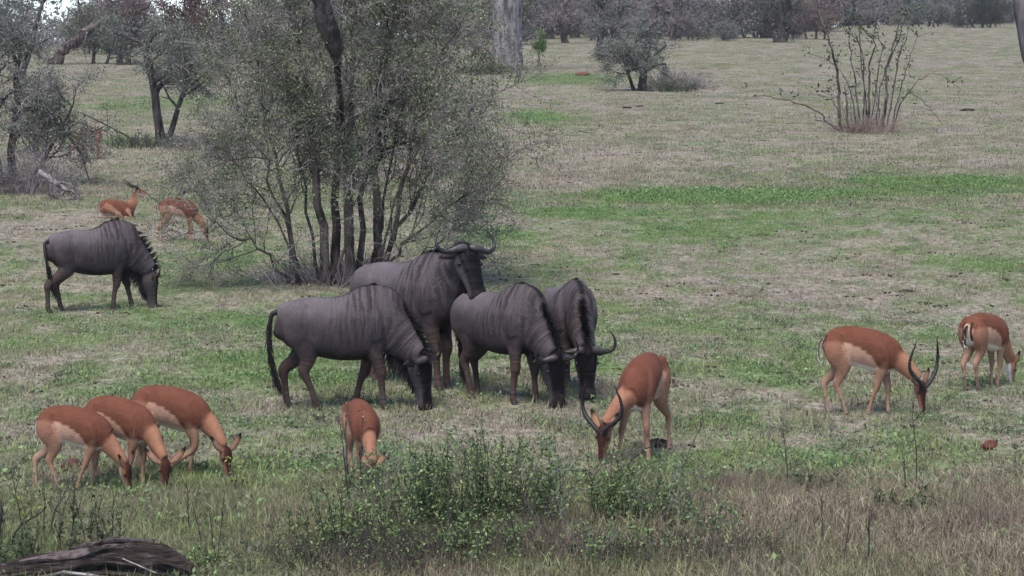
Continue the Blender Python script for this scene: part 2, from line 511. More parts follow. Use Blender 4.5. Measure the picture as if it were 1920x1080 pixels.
def grass():
    r = np.random.default_rng(21)
    # short grazed sward
    x, y = field(115000, 19, 72, 1.2, r)
    g, s = veg(x, y)
    keep = r.uniform(0, 1, len(x)) < (0.35 + 0.65 * np.clip(g + 0.3 * s, 0, 1)) * np.clip(2.2 * fbm(x * 2.1, y * 1.7, 58, 4) - .45, .12, 1)
    x, y, g = x[keep], y[keep], g[keep]
    idx = r.choice([0, 1, 2, 3, 4], len(x), p=[.2, .2, .2, .2, .2])
    fb = (r.uniform(0, 1, len(x)) < 0.42 * g ** 1.2 * (0.3 + 1.4 * (fbm(x * 1.3, y * 0.9, 77, 2) > 0.5)))
    idx[fb] = r.choice([5, 6, 7], fb.sum())
    tall = np.interp(y, [24, 40], [1.3, .8])
    scatter('meadow_grass', np.stack([x, y, lay(x, y)], 1), r.uniform(0, 6.28, len(x)), r.uniform(.45, 1.2, len(x)) * tall * (.55 + 1.1 * fbm(x * 1.6, y * 1.6, 55, 3)), idx, g)
    # odd taller tufts and rank weeds standing out of the sward
    x, y = field(5200, 25, 110, 1.1, r); g, s = veg(x, y)
    keep = fbm(x * .5, y * .35, 66, 3) > .5; x, y, g = x[keep], y[keep], g[keep]
    scatter('grass_tussocks', np.stack([x, y, lay(x, y)], 1), r.uniform(0, 6.28, len(x)), r.uniform(.28, .75, len(x)), r.choice([10, 11, 12, 5, 6, 7], len(x)), np.clip(g + r.normal(0, .2, len(x)), 0, 1))
    # scattered dung pellets, clods and dark litter
    x, y = field(5200, 20, 120, 1.2, r)
    keep = fbm(x * .7, y * .5, 88, 3) > .47; x, y = x[keep], y[keep]
    scatter('ground_litter', np.stack([x, y, lay(x, y)], 1), r.uniform(0, 6.28, len(x)), r.uniform(.5, 1.6, len(x)), np.full(len(x), 15), r.uniform(0, 1, len(x)))
    # middle and far sward in wider patches
    x, y = field(80000, 58, 430, 1.0, r)
    g, s = veg(x, y)
    keep = r.uniform(0, 1, len(x)) < 0.35 + 0.65 * np.clip(g + 0.3 * s, 0, 1)
    x, y, g = x[keep], y[keep], g[keep]
    idx = r.choice([8, 9], len(x))
    fb = r.uniform(0, 1, len(x)) < 0.5 * np.clip(g - .3, 0, 1)
    idx[fb] = r.choice([13, 14], fb.sum())
    scatter('far_grass', np.stack([x, y, lay(x, y)], 1), r.uniform(0, 6.28, len(x)), r.uniform(.6, 1.4, len(x)), idx, g)
    # long rank grass in the foreground
    x, y = field(19000, 18.2, 27.2, 1.2, r)
    u = 960 + F * x / y
    d = np.interp(y, [18, 24.0, 25.6, 27.2], [1, 1, .35, 0]) * np.interp(u, [250, 560, 900, 1250], [.5, .55, .9, 1.0])
    keep = r.uniform(0, 1, len(x)) < d
    x, y, u = x[keep], y[keep], u[keep]
    g = np.clip(0.46 + 0.9 * (fbm(x * 1.1, y * .8, 61, 3) - .5) - 0.22 * sstep(1100, 1700, u) + 0.28 * sstep(700, 300, u), 0, 1)
    sc_ = r.uniform(.55, 1.15, len(x)) * np.interp(y, [19, 24, 27], [1.0, .85, .4]) * np.interp(u, [300, 700, 1200], [.7, .8, 1.0])
    scatter('tall_grass', np.stack([x, y, lay(x, y)], 1), r.uniform(0, 6.28, len(x)), sc_, r.choice([10, 11, 12], len(x)), g)
grass()
# ------------------------------------------------------------------ animals
def coat_mat(name, stripes):
    m, t, b = nmat(name)
    c = attr(t, 'coat', 'GEOMETRY', 'Color')
    tc = N(t, 'ShaderNodeTexCoord').outputs['Object']
    n1 = noise(t, tc, 26, 5, 0.7)
    n2 = noise(t, tc, 5, 3, 0.6)
    v = math_n(t, 'ADD', math_n(t, 'MULTIPLY', math_n(t, 'SUBTRACT', n1, 0.5), 0.65), math_n(t, 'MULTIPLY', math_n(t, 'SUBTRACT', n2, 0.5), 1.0))
    g = N(t, 'ShaderNodeMix', data_type='RGBA', blend_type='MULTIPLY'); g.inputs[0].default_value = 1.0
    k = math_n(t, 'ADD', v, 1.0)
    cb = N(t, 'ShaderNodeCombineColor')
    for q in range(3): t.links.new(k, cb.inputs[q])
    t.links.new(c, g.inputs[6]); t.links.new(cb.outputs[0], g.inputs[7])
    out = g.outputs[2]
    if stripes:
        sm = attr(t, 'stripe'); s = attr(t, 'along')
        sx = N(t, 'ShaderNodeSeparateXYZ'); t.links.new(tc, sx.inputs[0])
        cx = N(t, 'ShaderNodeCombineXYZ')
        t.links.new(math_n(t, 'MULTIPLY', s, 23.0), cx.inputs[0]); t.links.new(math_n(t, 'MULTIPLY', sx.outputs[2], 2.1), cx.inputs[1]); t.links.new(math_n(t, 'MULTIPLY', sx.outputs[1], 1.2), cx.inputs[2])
        sn = noise(t, cx.outputs[0], 1.0, 3, 0.55, 0.5)
        mr = N(t, 'ShaderNodeMapRange'); t.links.new(sn, mr.inputs[0]); mr.inputs[1].default_value = 0.47; mr.inputs[2].default_value = 0.60
        f = math_n(t, 'MULTIPLY', math_n(t, 'MULTIPLY', mr.outputs[0], sm), 0.62)
        ml = N(t, 'ShaderNodeMapRange'); t.links.new(sn, ml.inputs[0]); ml.inputs[1].default_value = 0.44; ml.inputs[2].default_value = 0.33
        out = mixc(t, math_n(t, 'MULTIPLY', math_n(t, 'MULTIPLY', ml.outputs[0], sm), 0.5), out, (0.115, 0.097, 0.103))
        out = mixc(t, f, out, (0.014, 0.012, 0.013))
    if stripes:      # dust and dried mud on the hide
        dn = N(t, 'ShaderNodeMapRange'); t.links.new(noise(t, tc, 3.2, 6, 0.7, 0.8), dn.inputs[0]); dn.inputs[1].default_value = 0.50; dn.inputs[2].default_value = 0.78; dn.inputs[4].default_value = 0.5
        out = mixc(t, dn.outputs[0], out, (0.115, 0.096, 0.094))
    t.links.new(out, b.inputs['Base Color'])
    hv = mapping(t, tc, (0.35, 1, 1)) 
    bump(t, b, math_n(t, 'ADD', math_n(t, 'ADD', noise(t, hv, 90, 3, 0.7), math_n(t, 'MULTIPLY', n2, 1.5)), math_n(t, 'MULTIPLY', sn, 3.0) if stripes else 0.0), 0.5, 0.014)
    b.inputs['Roughness'].default_value = 0.62 if stripes else 0.8
    b.inputs['Specular IOR Level'].default_value = 0.07 if stripes else 0.10
    return m
M['hide'] = coat_mat('brindled_hide', True)
M['coat'] = coat_mat('antelope_coat', False)
def flat_mat(name, col, rough=0.6, spec=0.3, var=0.5, scale=30):
    m, t, b = nmat(name)
    tc = N(t, 'ShaderNodeTexCoord').outputs['Object']
    n = noise(t, tc, scale, 3)
    t.links.new(ramp(t, n, [(0.3, tuple(c * (1 - var) for c in col)), (0.7, tuple(c * (1 + var) for c in col))]), b.inputs['Base Color'])
    b.inputs['Roughness'].default_value = rough; b.inputs['Specular IOR Level'].default_value = spec
    return m
def horn_material(name, base, tip):
    m, t, b = nmat(name)
    c = attr(t, 'tip')
    tc = N(t, 'ShaderNodeTexCoord').outputs['Object']
    k = math_n(t, 'ADD', c, math_n(t, 'MULTIPLY', math_n(t, 'SUBTRACT', noise(t, tc, 22, 3), 0.5), 0.4))
    t.links.new(ramp(t, k, [(0.06, base), (0.46, tip)]), b.inputs['Base Color'])
    b.inputs['Roughness'].default_value = 0.45; b.inputs['Specular IOR Level'].default_value = 0.4
    return m
M['horn'] = horn_material('grey_horn', (0.085, 0.070, 0.071), (0.012, 0.011, 0.012))
M['horn_black'] = horn_material('black_horn', (0.03, 0.026, 0.024), (0.014, 0.013, 0.013))
M['hoof'] = flat_mat('hoof', (0.022, 0.019, 0.018), 0.5)
M['eye'] = flat_mat('eye', (0.008, 0.006, 0.005), 0.12, 0.5)
M['hair'] = flat_mat('black_hair', (0.014, 0.012, 0.013), 0.6, 0.25)
M['hair_white'] = flat_mat('white_hair', (0.62, 0.59, 0.55), 0.8, 0.1, 0.15)
M['hair_brown'] = flat_mat('brown_hair', (0.20, 0.075, 0.04), 0.8, 0.1, 0.3)
M['feather'] = flat_mat('dark_feather', (0.02, 0.019, 0.022), 0.5, 0.3)

def catmull(S, n):
    S = np.asarray(S, float)
    P = np.concatenate([[2 * S[0] - S[1]], S, [2 * S[-1] - S[-2]]])
    out, tt = [], []
    for i in range(1, len(P) - 2):
        for k in range(n):
            t = k / n
            p0, p1, p2, p3 = P[i - 1], P[i], P[i + 1], P[i + 2]
            out.append(0.5 * (2 * p1 + (p2 - p0) * t + (2 * p0 - 5 * p1 + 4 * p2 - p3) * t * t + (3 * p1 - p0 - 3 * p2 + p3) * t ** 3))
            tt.append((i - 1 + t) / (len(S) - 1))
    out.append(S[-1]); tt.append(1.0)
    return np.array(out), np.array(tt)

def loft(S, n=5, m=24, pw=2.2, lat=None):
    """S rows: x y z w ht hb [lx ly lz]; closed skin of super-elliptic rings"""
    S = [list(s) + ([0, 1, 0] if len(s) == 6 else []) for s in S]
    A, tt = catmull(S, n)
    P = A[:, :3]; w = np.maximum(A[:, 3], .002); ht = np.maximum(A[:, 4], .002); hb = np.maximum(A[:, 5], .002)
    T = np.gradient(P, axis=0); T /= np.linalg.norm(T, axis=1)[:, None] + 1e-9
    L = A[:, 6:9]; L = L - T * (L * T).sum(1)[:, None]; L /= np.linalg.norm(L, axis=1)[:, None] + 1e-9
    U = np.cross(T, L)
    th = np.arange(m) * 2 * math.pi / m
    c, s = np.cos(th), np.sin(th)
    cs = np.sign(c) * np.abs(c) ** (2 / pw); ss = np.sign(s) * np.abs(s) ** (2 / pw)
    hh = np.where(ss[None, :] > 0, ht[:, None], hb[:, None])
    V = P[:, None] + (w[:, None] * cs[None])[..., None] * L[:, None] + (hh * ss[None])[..., None] * U[:, None]
    nr = len(P)
    V = np.concatenate([V.reshape(-1, 3), P[:1], P[-1:]])
    Fc = []
    for i in range(nr - 1):
        for j in range(m):
            k = (j + 1) % m
            Fc.append((i * m + j, i * m + k, (i + 1) * m + k, (i + 1) * m + j))
    a, bb = nr * m, nr * m + 1
    for j in range(m):
        k = (j + 1) % m
        Fc.append((k, j, a)); Fc.append(((nr - 1) * m + j, (nr - 1) * m + k, bb))
    t = np.concatenate([np.repeat(tt, m), [0, 1]]); sn = np.concatenate([np.tile(ss, nr), [0, 0]]); cn = np.concatenate([np.tile(cs, nr), [0, 0]])
    arc = np.concatenate([[0], np.cumsum(np.linalg.norm(np.diff(P, axis=0), axis=1))])
    al = np.concatenate([np.repeat(arc, m), [0, arc[-1]]])
    return dict(V=V, F=Fc, t=t, s=sn, c=cn, al=al, P=P, U=U, L=L, T=T, ht=ht, hb=hb, w=w)

def lerp(a, b, t): return a + (b - a) * t
def cmix(a, b, f): return np.asarray(a)[None, :] * (1 - f[:, None]) + np.asarray(b)[None, :] * f[:, None]

def strands(roots, dirs, L, width, droop, rg, segs=3):
    """thin tapering hair ribbons"""
    n = len(roots); V, Fc = [], []
    side = np.cross(dirs, rg.normal(size=(n, 3))); side /= np.linalg.norm(side, axis=1)[:, None] + 1e-9
    rows = []
    for q in range(segs + 1):
        t = q / segs
        c = roots + dirs * (L * t)[:, None] + np.array([0, 0, -1.0]) * (droop * L * t * t)[:, None]
        wd = width * (1 - t * 0.85)
        rows.append(np.stack([c - side * wd, c + side * wd], 1))
    V = np.stack(rows, 1).reshape(n, -1, 3)   # n, (segs+1)*2
    k = (segs + 1) * 2
    f = []
    for q in range(segs):
        f.append([2 * q, 2 * q + 1, 2 * q + 3, 2 * q + 2])
    f = np.array(f)
    Fc = (np.arange(n)[:, None, None] * k + f[None]).reshape(-1, 4)
    return V.reshape(-1, 3), Fc

SP = {
 'wildebeest': dict(
    spine=[(-.735, 1.04, .90, .05), (-.70, 1.13, .80, .13), (-.60, 1.215, .73, .20), (-.42, 1.26, .655, .245), (-.2, 1.265, .595, .275), (.0, 1.275, .56, .285),
           (.18, 1.325, .56, .27), (.33, 1.395, .58, .215), (.44, 1.385, .60, .185), (.56, 1.27, .64, .16), (.66, 1.10, .74, .10)],
    neck_r=[(.185, .33, .38), (.15, .24, .26), (.125, .165, .185), (.115, .125, .145)],
    head=[(-.05, .075, .075, .09), (.03, .12, .10, .14), (.12, .135, .105, .155), (.22, .12, .092, .14), (.34, .098, .078, .105), (.45, .092, .07, .082), (.53, .104, .064, .07), (.58, .094, .048, .052), (.60, .04, .02, .02)],
    hip=(-.47, .115), sho=(.36, .105),
    hind=[(.98, .11, .17, .20), (.84, .12, .20, .17), (.70, .105, .16, .125), (.57, .07, .095, .082), (.45, .052, .058, .074), (.34, .038, .042, .043), (.22, .034, .038, .036), (.10, .036, .040, .042), (.05, .034, .042, .036), (.015, .03, .035, .03)],
    hind_k=[0, .06, .16, .40, .68, .80, .90, .985, 1, 1.0], hind_off=[0, .02, .05, .01, -.075, -.06, -.035, -.01, .01, .02],
    fore=[(.95, .09, .16, .17), (.80, .10, .145, .14), (.68, .085, .105, .10), (.55, .062, .072, .068), (.42, .057, .066, .056), (.34, .040, .042, .042), (.22, .035, .038, .036), (.10, .036, .040, .04), (.05, .034, .042, .034), (.015, .03, .035, .03)],
    fore_k=[0, .05, .16, .38, .60, .72, .86, .98, 1, 1.0], fore_off=[0, -.01, -.015, .0, .015, .006, 0, 0, .012, .02],
    voxel=.0155, mat='hide', hoof=.045),
 'impala': dict(
    spine=[(-.375, .625, .56, .025), (-.358, .672, .52, .065), (-.30, .738, .475, .10), (-.20, .785, .462, .112), (-.06, .782, .432, .132), (.07, .752, .398, .132),
           (.165, .712, .375, .115), (.245, .65, .385, .092), (.30, .585, .415, .06)],
    neck_r=[(.095, .125, .15), (.073, .092, .105), (.056, .068, .072), (.046, .052, .058)],
    head=[(-.02, .034, .034, .04), (.02, .050, .048, .058), (.075, .051, .045, .06), (.13, .036, .037, .045), (.19, .027, .028, .030), (.235, .024, .022, .022), (.255, .012, .01, .01)],
    hip=(-.265, .068), sho=(.165, .062),
    hind=[(.64, .062, .105, .105), (.55, .074, .118, .098), (.45, .060, .098, .072), (.365, .036, .056, .046), (.285, .0245, .029, .042), (.21, .018, .020, .022), (.13, .0165, .018, .018), (.055, .019, .021, .023), (.03, .018, .023, .02), (.01, .016, .02, .016)],
    hind_k=[0, .06, .16, .40, .68, .80, .90, .985, 1, 1.0], hind_off=[0, .01, .035, .01, -.042, -.034, -.02, -.006, .006, .012],
    fore=[(.60, .05, .085, .095), (.50, .048, .065, .07), (.41, .040, .058, .058), (.33, .029, .037, .037), (.25, .026, .031, .027), (.19, .0175, .019, .019), (.12, .016, .017, .017), (.052, .0185, .021, .021), (.028, .0175, .022, .019), (.01, .015, .019, .016)],
    fore_k=[0, .05, .16, .38, .60, .72, .86, .98, 1, 1.0], fore_off=[0, -.005, -.008, .0, .010, .004, 0, 0, .006, .01],
    voxel=.0115, mat='coat', hoof=.024),
}

# coat colours; the wildebeest's paler back also has light from above put in
I_SADDLE = (.132, .050, .031); I_TAN = (.42, .255, .18); I_WHITE = (.72, .66, .60); I_NECK = (.31, .150, .092); I_LEG = (.29, .165, .11); I_THIGH = (.25, .12, .078); I_PALE = (.42, .27, .19); I_DARK = (.035, .018, .013)
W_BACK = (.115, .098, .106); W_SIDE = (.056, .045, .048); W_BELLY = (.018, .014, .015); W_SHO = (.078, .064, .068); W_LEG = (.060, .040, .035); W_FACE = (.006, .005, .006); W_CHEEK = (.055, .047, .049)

def paint(sp, part, Lf):
    t, s, c = Lf['t'], Lf['s'], Lf['c']
    n = len(t)
    stripe = np.zeros(n); along = Lf['al'].copy()
    if sp == 'impala':
        if part == 'spine':
            x = Lf['V'][:, 0]
            line = np.interp(x, [-.38, -.215, -.195, -.06, .05, .10, .16, .32], [-.2, -.5, .20, .04, -.22, -.6, -.85, -.9])
            f = sstep(-.02, .02, s - line)
            col = cmix(I_TAN, I_SADDLE, f)
            th_ = sstep(-.21, -.23, x) * sstep(.45, -.15, s); col = col * (1 - th_[:, None]) + np.array(I_THIGH) * th_[:, None]
            wl = sstep(-.70, -.86, s)
            col = col * (1 - wl[:, None]) + np.array(I_WHITE) * wl[:, None]
            rump = sstep(-.352, -.372, x)
            col = col * (1 - rump[:, None]) + np.array((.5, .36, .27)) * rump[:, None]
            bars = ((np.abs(np.abs(Lf['V'][:, 1]) - .045) < .012) & (x < -.335)).astype(float)
            col = col * (1 - bars[:, None]) + np.array(I_DARK) * bars[:, None]
        elif part == 'neck':
            f = sstep(-.9, -.5, s)
            col = cmix((.45, .26, .17), I_NECK, f)
            f2 = sstep(.5, .0, t)
            col = col * (1 - f2[:, None]) + np.array(I_SADDLE) * f2[:, None]
        elif part == 'head':
            f = sstep(.15, .7, s)
            col = cmix((.26, .125, .08), (.055, .022, .016), f)
            f2 = sstep(-.5, -.85, s); col = col * (1 - f2[:, None]) + np.array(I_WHITE) * f2[:, None]
            f3 = sstep(.90, .97, t); col = col * (1 - f3[:, None]) + np.array((.02, .015, .014)) * f3[:, None]
            f4 = sstep(.72, .82, t) * (1 - f3) * sstep(.5, .0, s); col = col * (1 - .6 * f4[:, None]) + np.array((.5, .42, .36)) * .6 * f4[:, None]
        elif part == 'hind':
            f = sstep(.32, .10, t)
            col = cmix(I_LEG, I_THIGH, f)
            inner = sstep(.2, .7, -c * np.sign(Lf['V'][:, 1].mean())); col = col * (1 - .6 * inner[:, None]) + np.array(I_PALE) * .6 * inner[:, None]
            gl = ((t > .62) & (t < .82) & (s < .1)).astype(float); col = col * (1 - gl[:, None]) + np.array((.02, .014, .012)) * gl[:, None]
            lo = sstep(.45, .7, t) * .35; col = col * (1 - lo[:, None]) + np.array((.48, .33, .25)) * lo[:, None]
        else:
            f = sstep(.12, .0, t)
            col = cmix(I_LEG, I_SADDLE, f)
            inner = sstep(.2, .7, -c * np.sign(Lf['V'][:, 1].mean())); col = col * (1 - .6 * inner[:, None]) + np.array(I_PALE) * .6 * inner[:, None]
            kn = np.exp(-((t - .45) / .06) ** 2) * sstep(0, .5, s) * .5; col = col * (1 - kn[:, None]) + np.array((.1, .05, .035)) * kn[:, None]
    else:
        if part == 'spine':
            x = Lf['V'][:, 0]
            col = cmix(W_SIDE, W_BACK, sstep(-.1, .9, s) * .9)  # paler upwards: the lit top of the body is put into the colour
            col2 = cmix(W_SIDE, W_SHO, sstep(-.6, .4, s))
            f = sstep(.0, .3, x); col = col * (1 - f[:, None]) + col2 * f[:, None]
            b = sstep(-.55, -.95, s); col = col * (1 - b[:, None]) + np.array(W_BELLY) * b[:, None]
            dl = sstep(.975, .995, s) * sstep(-.25, .1, x); col = col * (1 - dl[:, None]) + np.array((.012, .010, .011)) * dl[:, None]
            stripe = sstep(-.30, .15, x) * sstep(-.75, -.2, s)
            along = x
        elif part == 'neck':
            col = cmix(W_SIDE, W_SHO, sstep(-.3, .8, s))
            stripe = np.full(n, .9) * sstep(1.0, .6, t)
            along = .42 + Lf['al']
        elif part == 'head':
            col = cmix(W_CHEEK, W_FACE, sstep(.25, .6, s))
            f = sstep(.72, .86, t); col = col * (1 - f[:, None]) + np.array(W_FACE) * f[:, None]
        elif part == 'hind':
            col = cmix(W_LEG, W_SIDE, sstep(.42, .12, t))
        else:
            col = cmix(W_LEG, W_SIDE, sstep(.42, .12, t))
    return col, stripe, along

TOT = [0]
def animal(sp, name, label, cat, group, u, v, yaw, scale, neck, head, feet, tail=None, horns=1.0, seed=1, mane=True, knee=None, lying=False, blacktail=True, lowtail=False, earspread=1.0, stretch=1.0):
    S = SP[sp]; wb = sp == 'wildebeest'
    rg = np.random.default_rng(seed)
    root = thing(name, label, cat, G(u, v) - Vector((0, 0, .022)), R(yaw), group, scale)
    hp, hd, hu = head
    hd = Vector(hd).normalized(); hu = Vector(hu); hu = (hu - hd * hu.dot(hd)).normalized(); hl = hu.cross(hd)   # local left of the head
    HM = lambda p: Vector(hp) + hd * p[0] + hl * p[1] + hu * p[2]
    parts = []
    lift = S['spine'][0][1] * 0
    sp_rows = [(x * stretch, 0, (a + b) / 2, wd, (a - b) / 2, (a - b) / 2) for x, a, b, wd in S['spine']]
    if lying:
        sp_rows = [(x, 0, (a + b) / 2 - .375 - .03 * (1 - abs(x)), wd * 1.12, (a - b) / 2, (a - b) / 2) for x, a, b, wd in S['spine']]
    spine = loft(sp_rows, 11, 60, 2.1); parts.append(('spine', spine))
    nl = [(1, 0), (.85, .15), (.45, .55), (0, 1)]
    nrows = []
    for p, r, (a, b) in zip(neck, S['neck_r'], nl):
        l = Vector((0, 1, 0)) * a + hl * b
        nrows.append((*p, *r, *l))
    neckl = loft(nrows, 12, 36, 2.1); parts.append(('neck', neckl))
    hrows = []
    for x, wd, a, b in S['head']:
        p = HM((x, 0, 0)); hrows.append((*p, wd, a, b, *hl))
    headl = loft(hrows, 7, 32, 2.3); parts.append(('head', headl))
    legs = []
    for key in ('HL', 'HR', 'FL', 'FR'):
        hind = key[0] == 'H'
        ax, ay = S['hip'] if hind else S['sho']
        ax *= stretch
        sgn = 1 if key[1] == 'L' else -1
        fx, fy = feet[key][:2]
        rows = []
        kk = (knee or {}).get(key)
        st = S['hind'] if hind else S['fore']; ks = S['hind_k'] if hind else S['fore_k']; of = S['hind_off'] if hind else S['fore_off']
        if lying:
            z0 = .10
            for i, (z, wd, f, bk) in enumerate(st):
                q = i / (len(st) - 1)
                if hind:
                    px = ax + (.26 * math.sin(min(q * 2, 1) * 1.57)) - max(q - .5, 0) * .70
                    pz = lerp(.26, .05, min(q * 2, 1))
                else:
                    px = ax + .10 * min(q * 2, 1) - max(q - .5, 0) * .36; pz = lerp(.22, .04, min(q * 2, 1))
                rows.append((px, sgn * (ay + .03 + .05 * math.sin(q * 3.1)), pz, wd * .95, max(f * .75, .015), max(bk * .75, .015)))
            rows = [r for r in rows]
        else:
            for i, ((z, wd, f, bk), k, o) in enumerate(zip(st, ks, of)):
                px = lerp(ax, fx, k) + o; py = lerp(sgn * ay, sgn * ay + fy, k) - sgn * .012 * k
                if kk and 2 <= i <= 6:
                    px += kk * [0, 0, .35, .8, 1, .8, .4][i]
                rows.append((px, py, z, wd, f, bk))
        if lying:
            continue_leg = loft(rows, 4, 14, 2.1)
            legs.append((key, continue_leg, rows)); parts.append(('hind' if hind else 'fore', continue_leg))
            continue
        Lg = loft(rows, 4, 16, 2.1)
        legs.append((key, Lg, rows)); parts.append(('hind' if hind else 'fore', Lg))
    if not lying:
        for e in (-1, 1):
            if wb:
                bl = [(.27, e * .165, 1.27, .03, .06, .07), (.29, e * .205, 1.12, .045, .12, .12), (.33, e * .205, .95, .055, .13, .13), (.37, e * .175, .80, .05, .10, .10)]
                hb_ = [(-.40, e * .13, 1.20, .05, .10, .10), (-.46, e * .185, 1.05, .075, .19, .17), (-.47, e * .185, .88, .08, .20, .17), (-.44, e * .15, .74, .06, .15, .11)]
            else:
                bl = [(.10, e * .075, .70, .02, .03, .04), (.115, e * .105, .62, .03, .065, .065), (.14, e * .105, .53, .034, .07, .07), (.165, e * .085, .45, .026, .05, .05)]
                hb_ = [(-.225, e * .075, .735, .03, .05, .06), (-.262, e * .098, .64, .045, .095, .09), (-.262, e * .098, .55, .048, .105, .09), (-.235, e * .085, .46, .036, .085, .06)]
            parts.append(('blade', loft(bl, 4, 16, 2.0))); parts.append(('haunch', loft(hb_, 4, 16, 2.0)))
    V, Fc, CO, ST, AL = [], [], [], [], []
    n = 0; SH, Fs, ns = [], [], 0
    for pn, Lf in parts:
        if pn in ('blade', 'haunch'):      # shape only: the coat is carried by the other skins
            V0 = Lf['V']; SH.append(V0); Fs += [tuple(i + ns for i in f) for f in Lf['F']]; ns += len(V0); continue
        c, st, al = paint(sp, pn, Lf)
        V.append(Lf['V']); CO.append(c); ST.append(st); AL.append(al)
        Fc += [tuple(i + n for i in f) for f in Lf['F']]
        n += len(Lf['V'])
    V = np.concatenate(V); CO = np.concatenate(CO); ST = np.concatenate(ST); AL = np.concatenate(AL)
    Fa = Fc + [tuple(i + n for i in f) for f in Fs]
    tmp = mesh_obj('body', np.concatenate([V] + SH), Fa, None)
    md = tmp.modifiers.new('r', 'REMESH'); md.mode = 'VOXEL'; md.voxel_size = S['voxel']; md.use_smooth_shade = True
    sm = tmp.modifiers.new('s', 'SMOOTH'); sm.factor = .5; sm.iterations = 3 if wb else 2
    dg = bpy.context.evaluated_depsgraph_get()
    me = bpy.data.meshes.new_from_object(tmp.evaluated_get(dg))
    old = tmp.data; bpy.data.objects.remove(tmp); bpy.data.meshes.remove(old)
    kd = kdtree.KDTree(len(V))
    for i, p in enumerate(V): kd.insert(p, i)
    kd.balance()
    nv = len(me.vertices); TOT[0] += len(me.polygons)
    c2 = np.empty((nv, 4), np.float32); c2[:, 3] = 1; s2 = np.empty(nv, np.float32); a2 = np.empty(nv, np.float32)
    for i, vt in enumerate(me.vertices):
        r = kd.find_n(vt.co, 3)
        ii = [q[1] for q in r]; ww = np.array([1 / (q[2] + .004) for q in r]); ww /= ww.sum()
        c2[i, :3] = ww @ CO[ii]; s2[i] = ww @ ST[ii]; a2[i] = ww @ AL[ii]
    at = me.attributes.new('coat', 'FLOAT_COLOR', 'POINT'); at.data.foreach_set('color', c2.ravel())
    at = me.attributes.new('stripe', 'FLOAT', 'POINT'); at.data.foreach_set('value', s2)
    at = me.attributes.new('along', 'FLOAT', 'POINT'); at.data.foreach_set('value', a2)
    me.materials.clear(); me.materials.append(M[S['mat']])
    me.polygons.foreach_set('use_smooth', np.ones(len(me.polygons), bool))
    me.name = 'body'
    body = bpy.data.objects.new('body', me); COL.objects.link(body); body.parent = root
    # hooves: two toes each
    if not lying:
        for key, Lg, rows in legs:
            hs = S['hoof']; fx, fy = rows[-1][0], rows[-1][1]
            hv, hf, q = [], [], 0
            for e in (-1, 1):
                Lh = loft([(fx + .1 * hs, fy + e * hs * .38, hs * 1.35, hs * .34, hs * .5, hs * .45), (fx + .3 * hs, fy + e * hs * .40, hs * .7, hs * .42, hs * .75, hs * .55), (fx + .45 * hs, fy + e * hs * .42, -.004, hs * .46, hs * 1.0, hs * .62)], 2, 8)
                hv.append(Lh['V']); hf += [tuple(i + q for i in f) for f in Lh['F']]; q += len(Lh['V'])
            mesh_obj('hoof', np.concatenate(hv), hf, M['hoof'], root, True)
    # eyes
    for e in (-1, 1):
        c = HM((.175, e * .122, .035)) if wb else HM((.078, e * .046, .012))
        r = .023 if wb else .0155
        rows = [(c.x + d * r, c.y, c.z, q * r, q * r, q * r) for d, q in ((-.95, .2), (-.7, .7), (0, 1), (.7, .7), (.95, .2))]
        Le = loft(rows, 2, 10)
        mesh_obj('eye', Le['V'], Le['F'], M['eye'], root, True)
    if wb:
        for e in (-1, 1):
            c = HM((.565, e * .062, .028)); Ln = loft([(c.x + d * .02, c.y, c.z, q * .018, q * .014, q * .014) for d, q in ((-.95, .2), (-.6, .8), (0, 1), (.6, .8), (.95, .2))], 2, 8)
            mesh_obj('nostril', Ln['V'], Ln['F'], M['eye'], root, True)
    # ears: cupped leaves
    for e in (-1, 1):
        if wb: pts = [((.05, e * .095, .0), .03), ((.045, e * .15, -.012), .046), ((.045, e * .21, -.03), .040), ((.05, e * .27, -.055), .008)]; th = .012
        else:
            q = earspread
            pts = [((.015, e * .036, .010), .014), ((-.02, e * .06 * q, .014), .030), ((-.062, e * .088 * q, .018), .030), ((-.105, e * .112 * q, .02), .017), ((-.125, e * .122 * q, .02), .004)]; th = .007
        rows = []
        for p, wd in pts:
            c = HM(p); rows.append((*c, wd, th, th, *(hd if wb else (hd * .55 + hl * e * .8))))
        Le = loft(rows, 4, 12, 2.0)
        tcol = (.012, .011, .012) if wb else None
        if wb: cc = np.tile(np.array([.03, .025, .026]), (len(Le['t']), 1))
        else: cc = cmix((.36, .20, .13), (.016, .012, .011), np.maximum(sstep(.5, .72, Le['t']), sstep(.72, .98, np.abs(Le['c'])) * .9))
        mesh_obj('ear', Le['V'], Le['F'], M[S['mat']], root, True, {'stripe': np.zeros(len(cc)), 'along': np.zeros(len(cc))}, {'coat': cc})
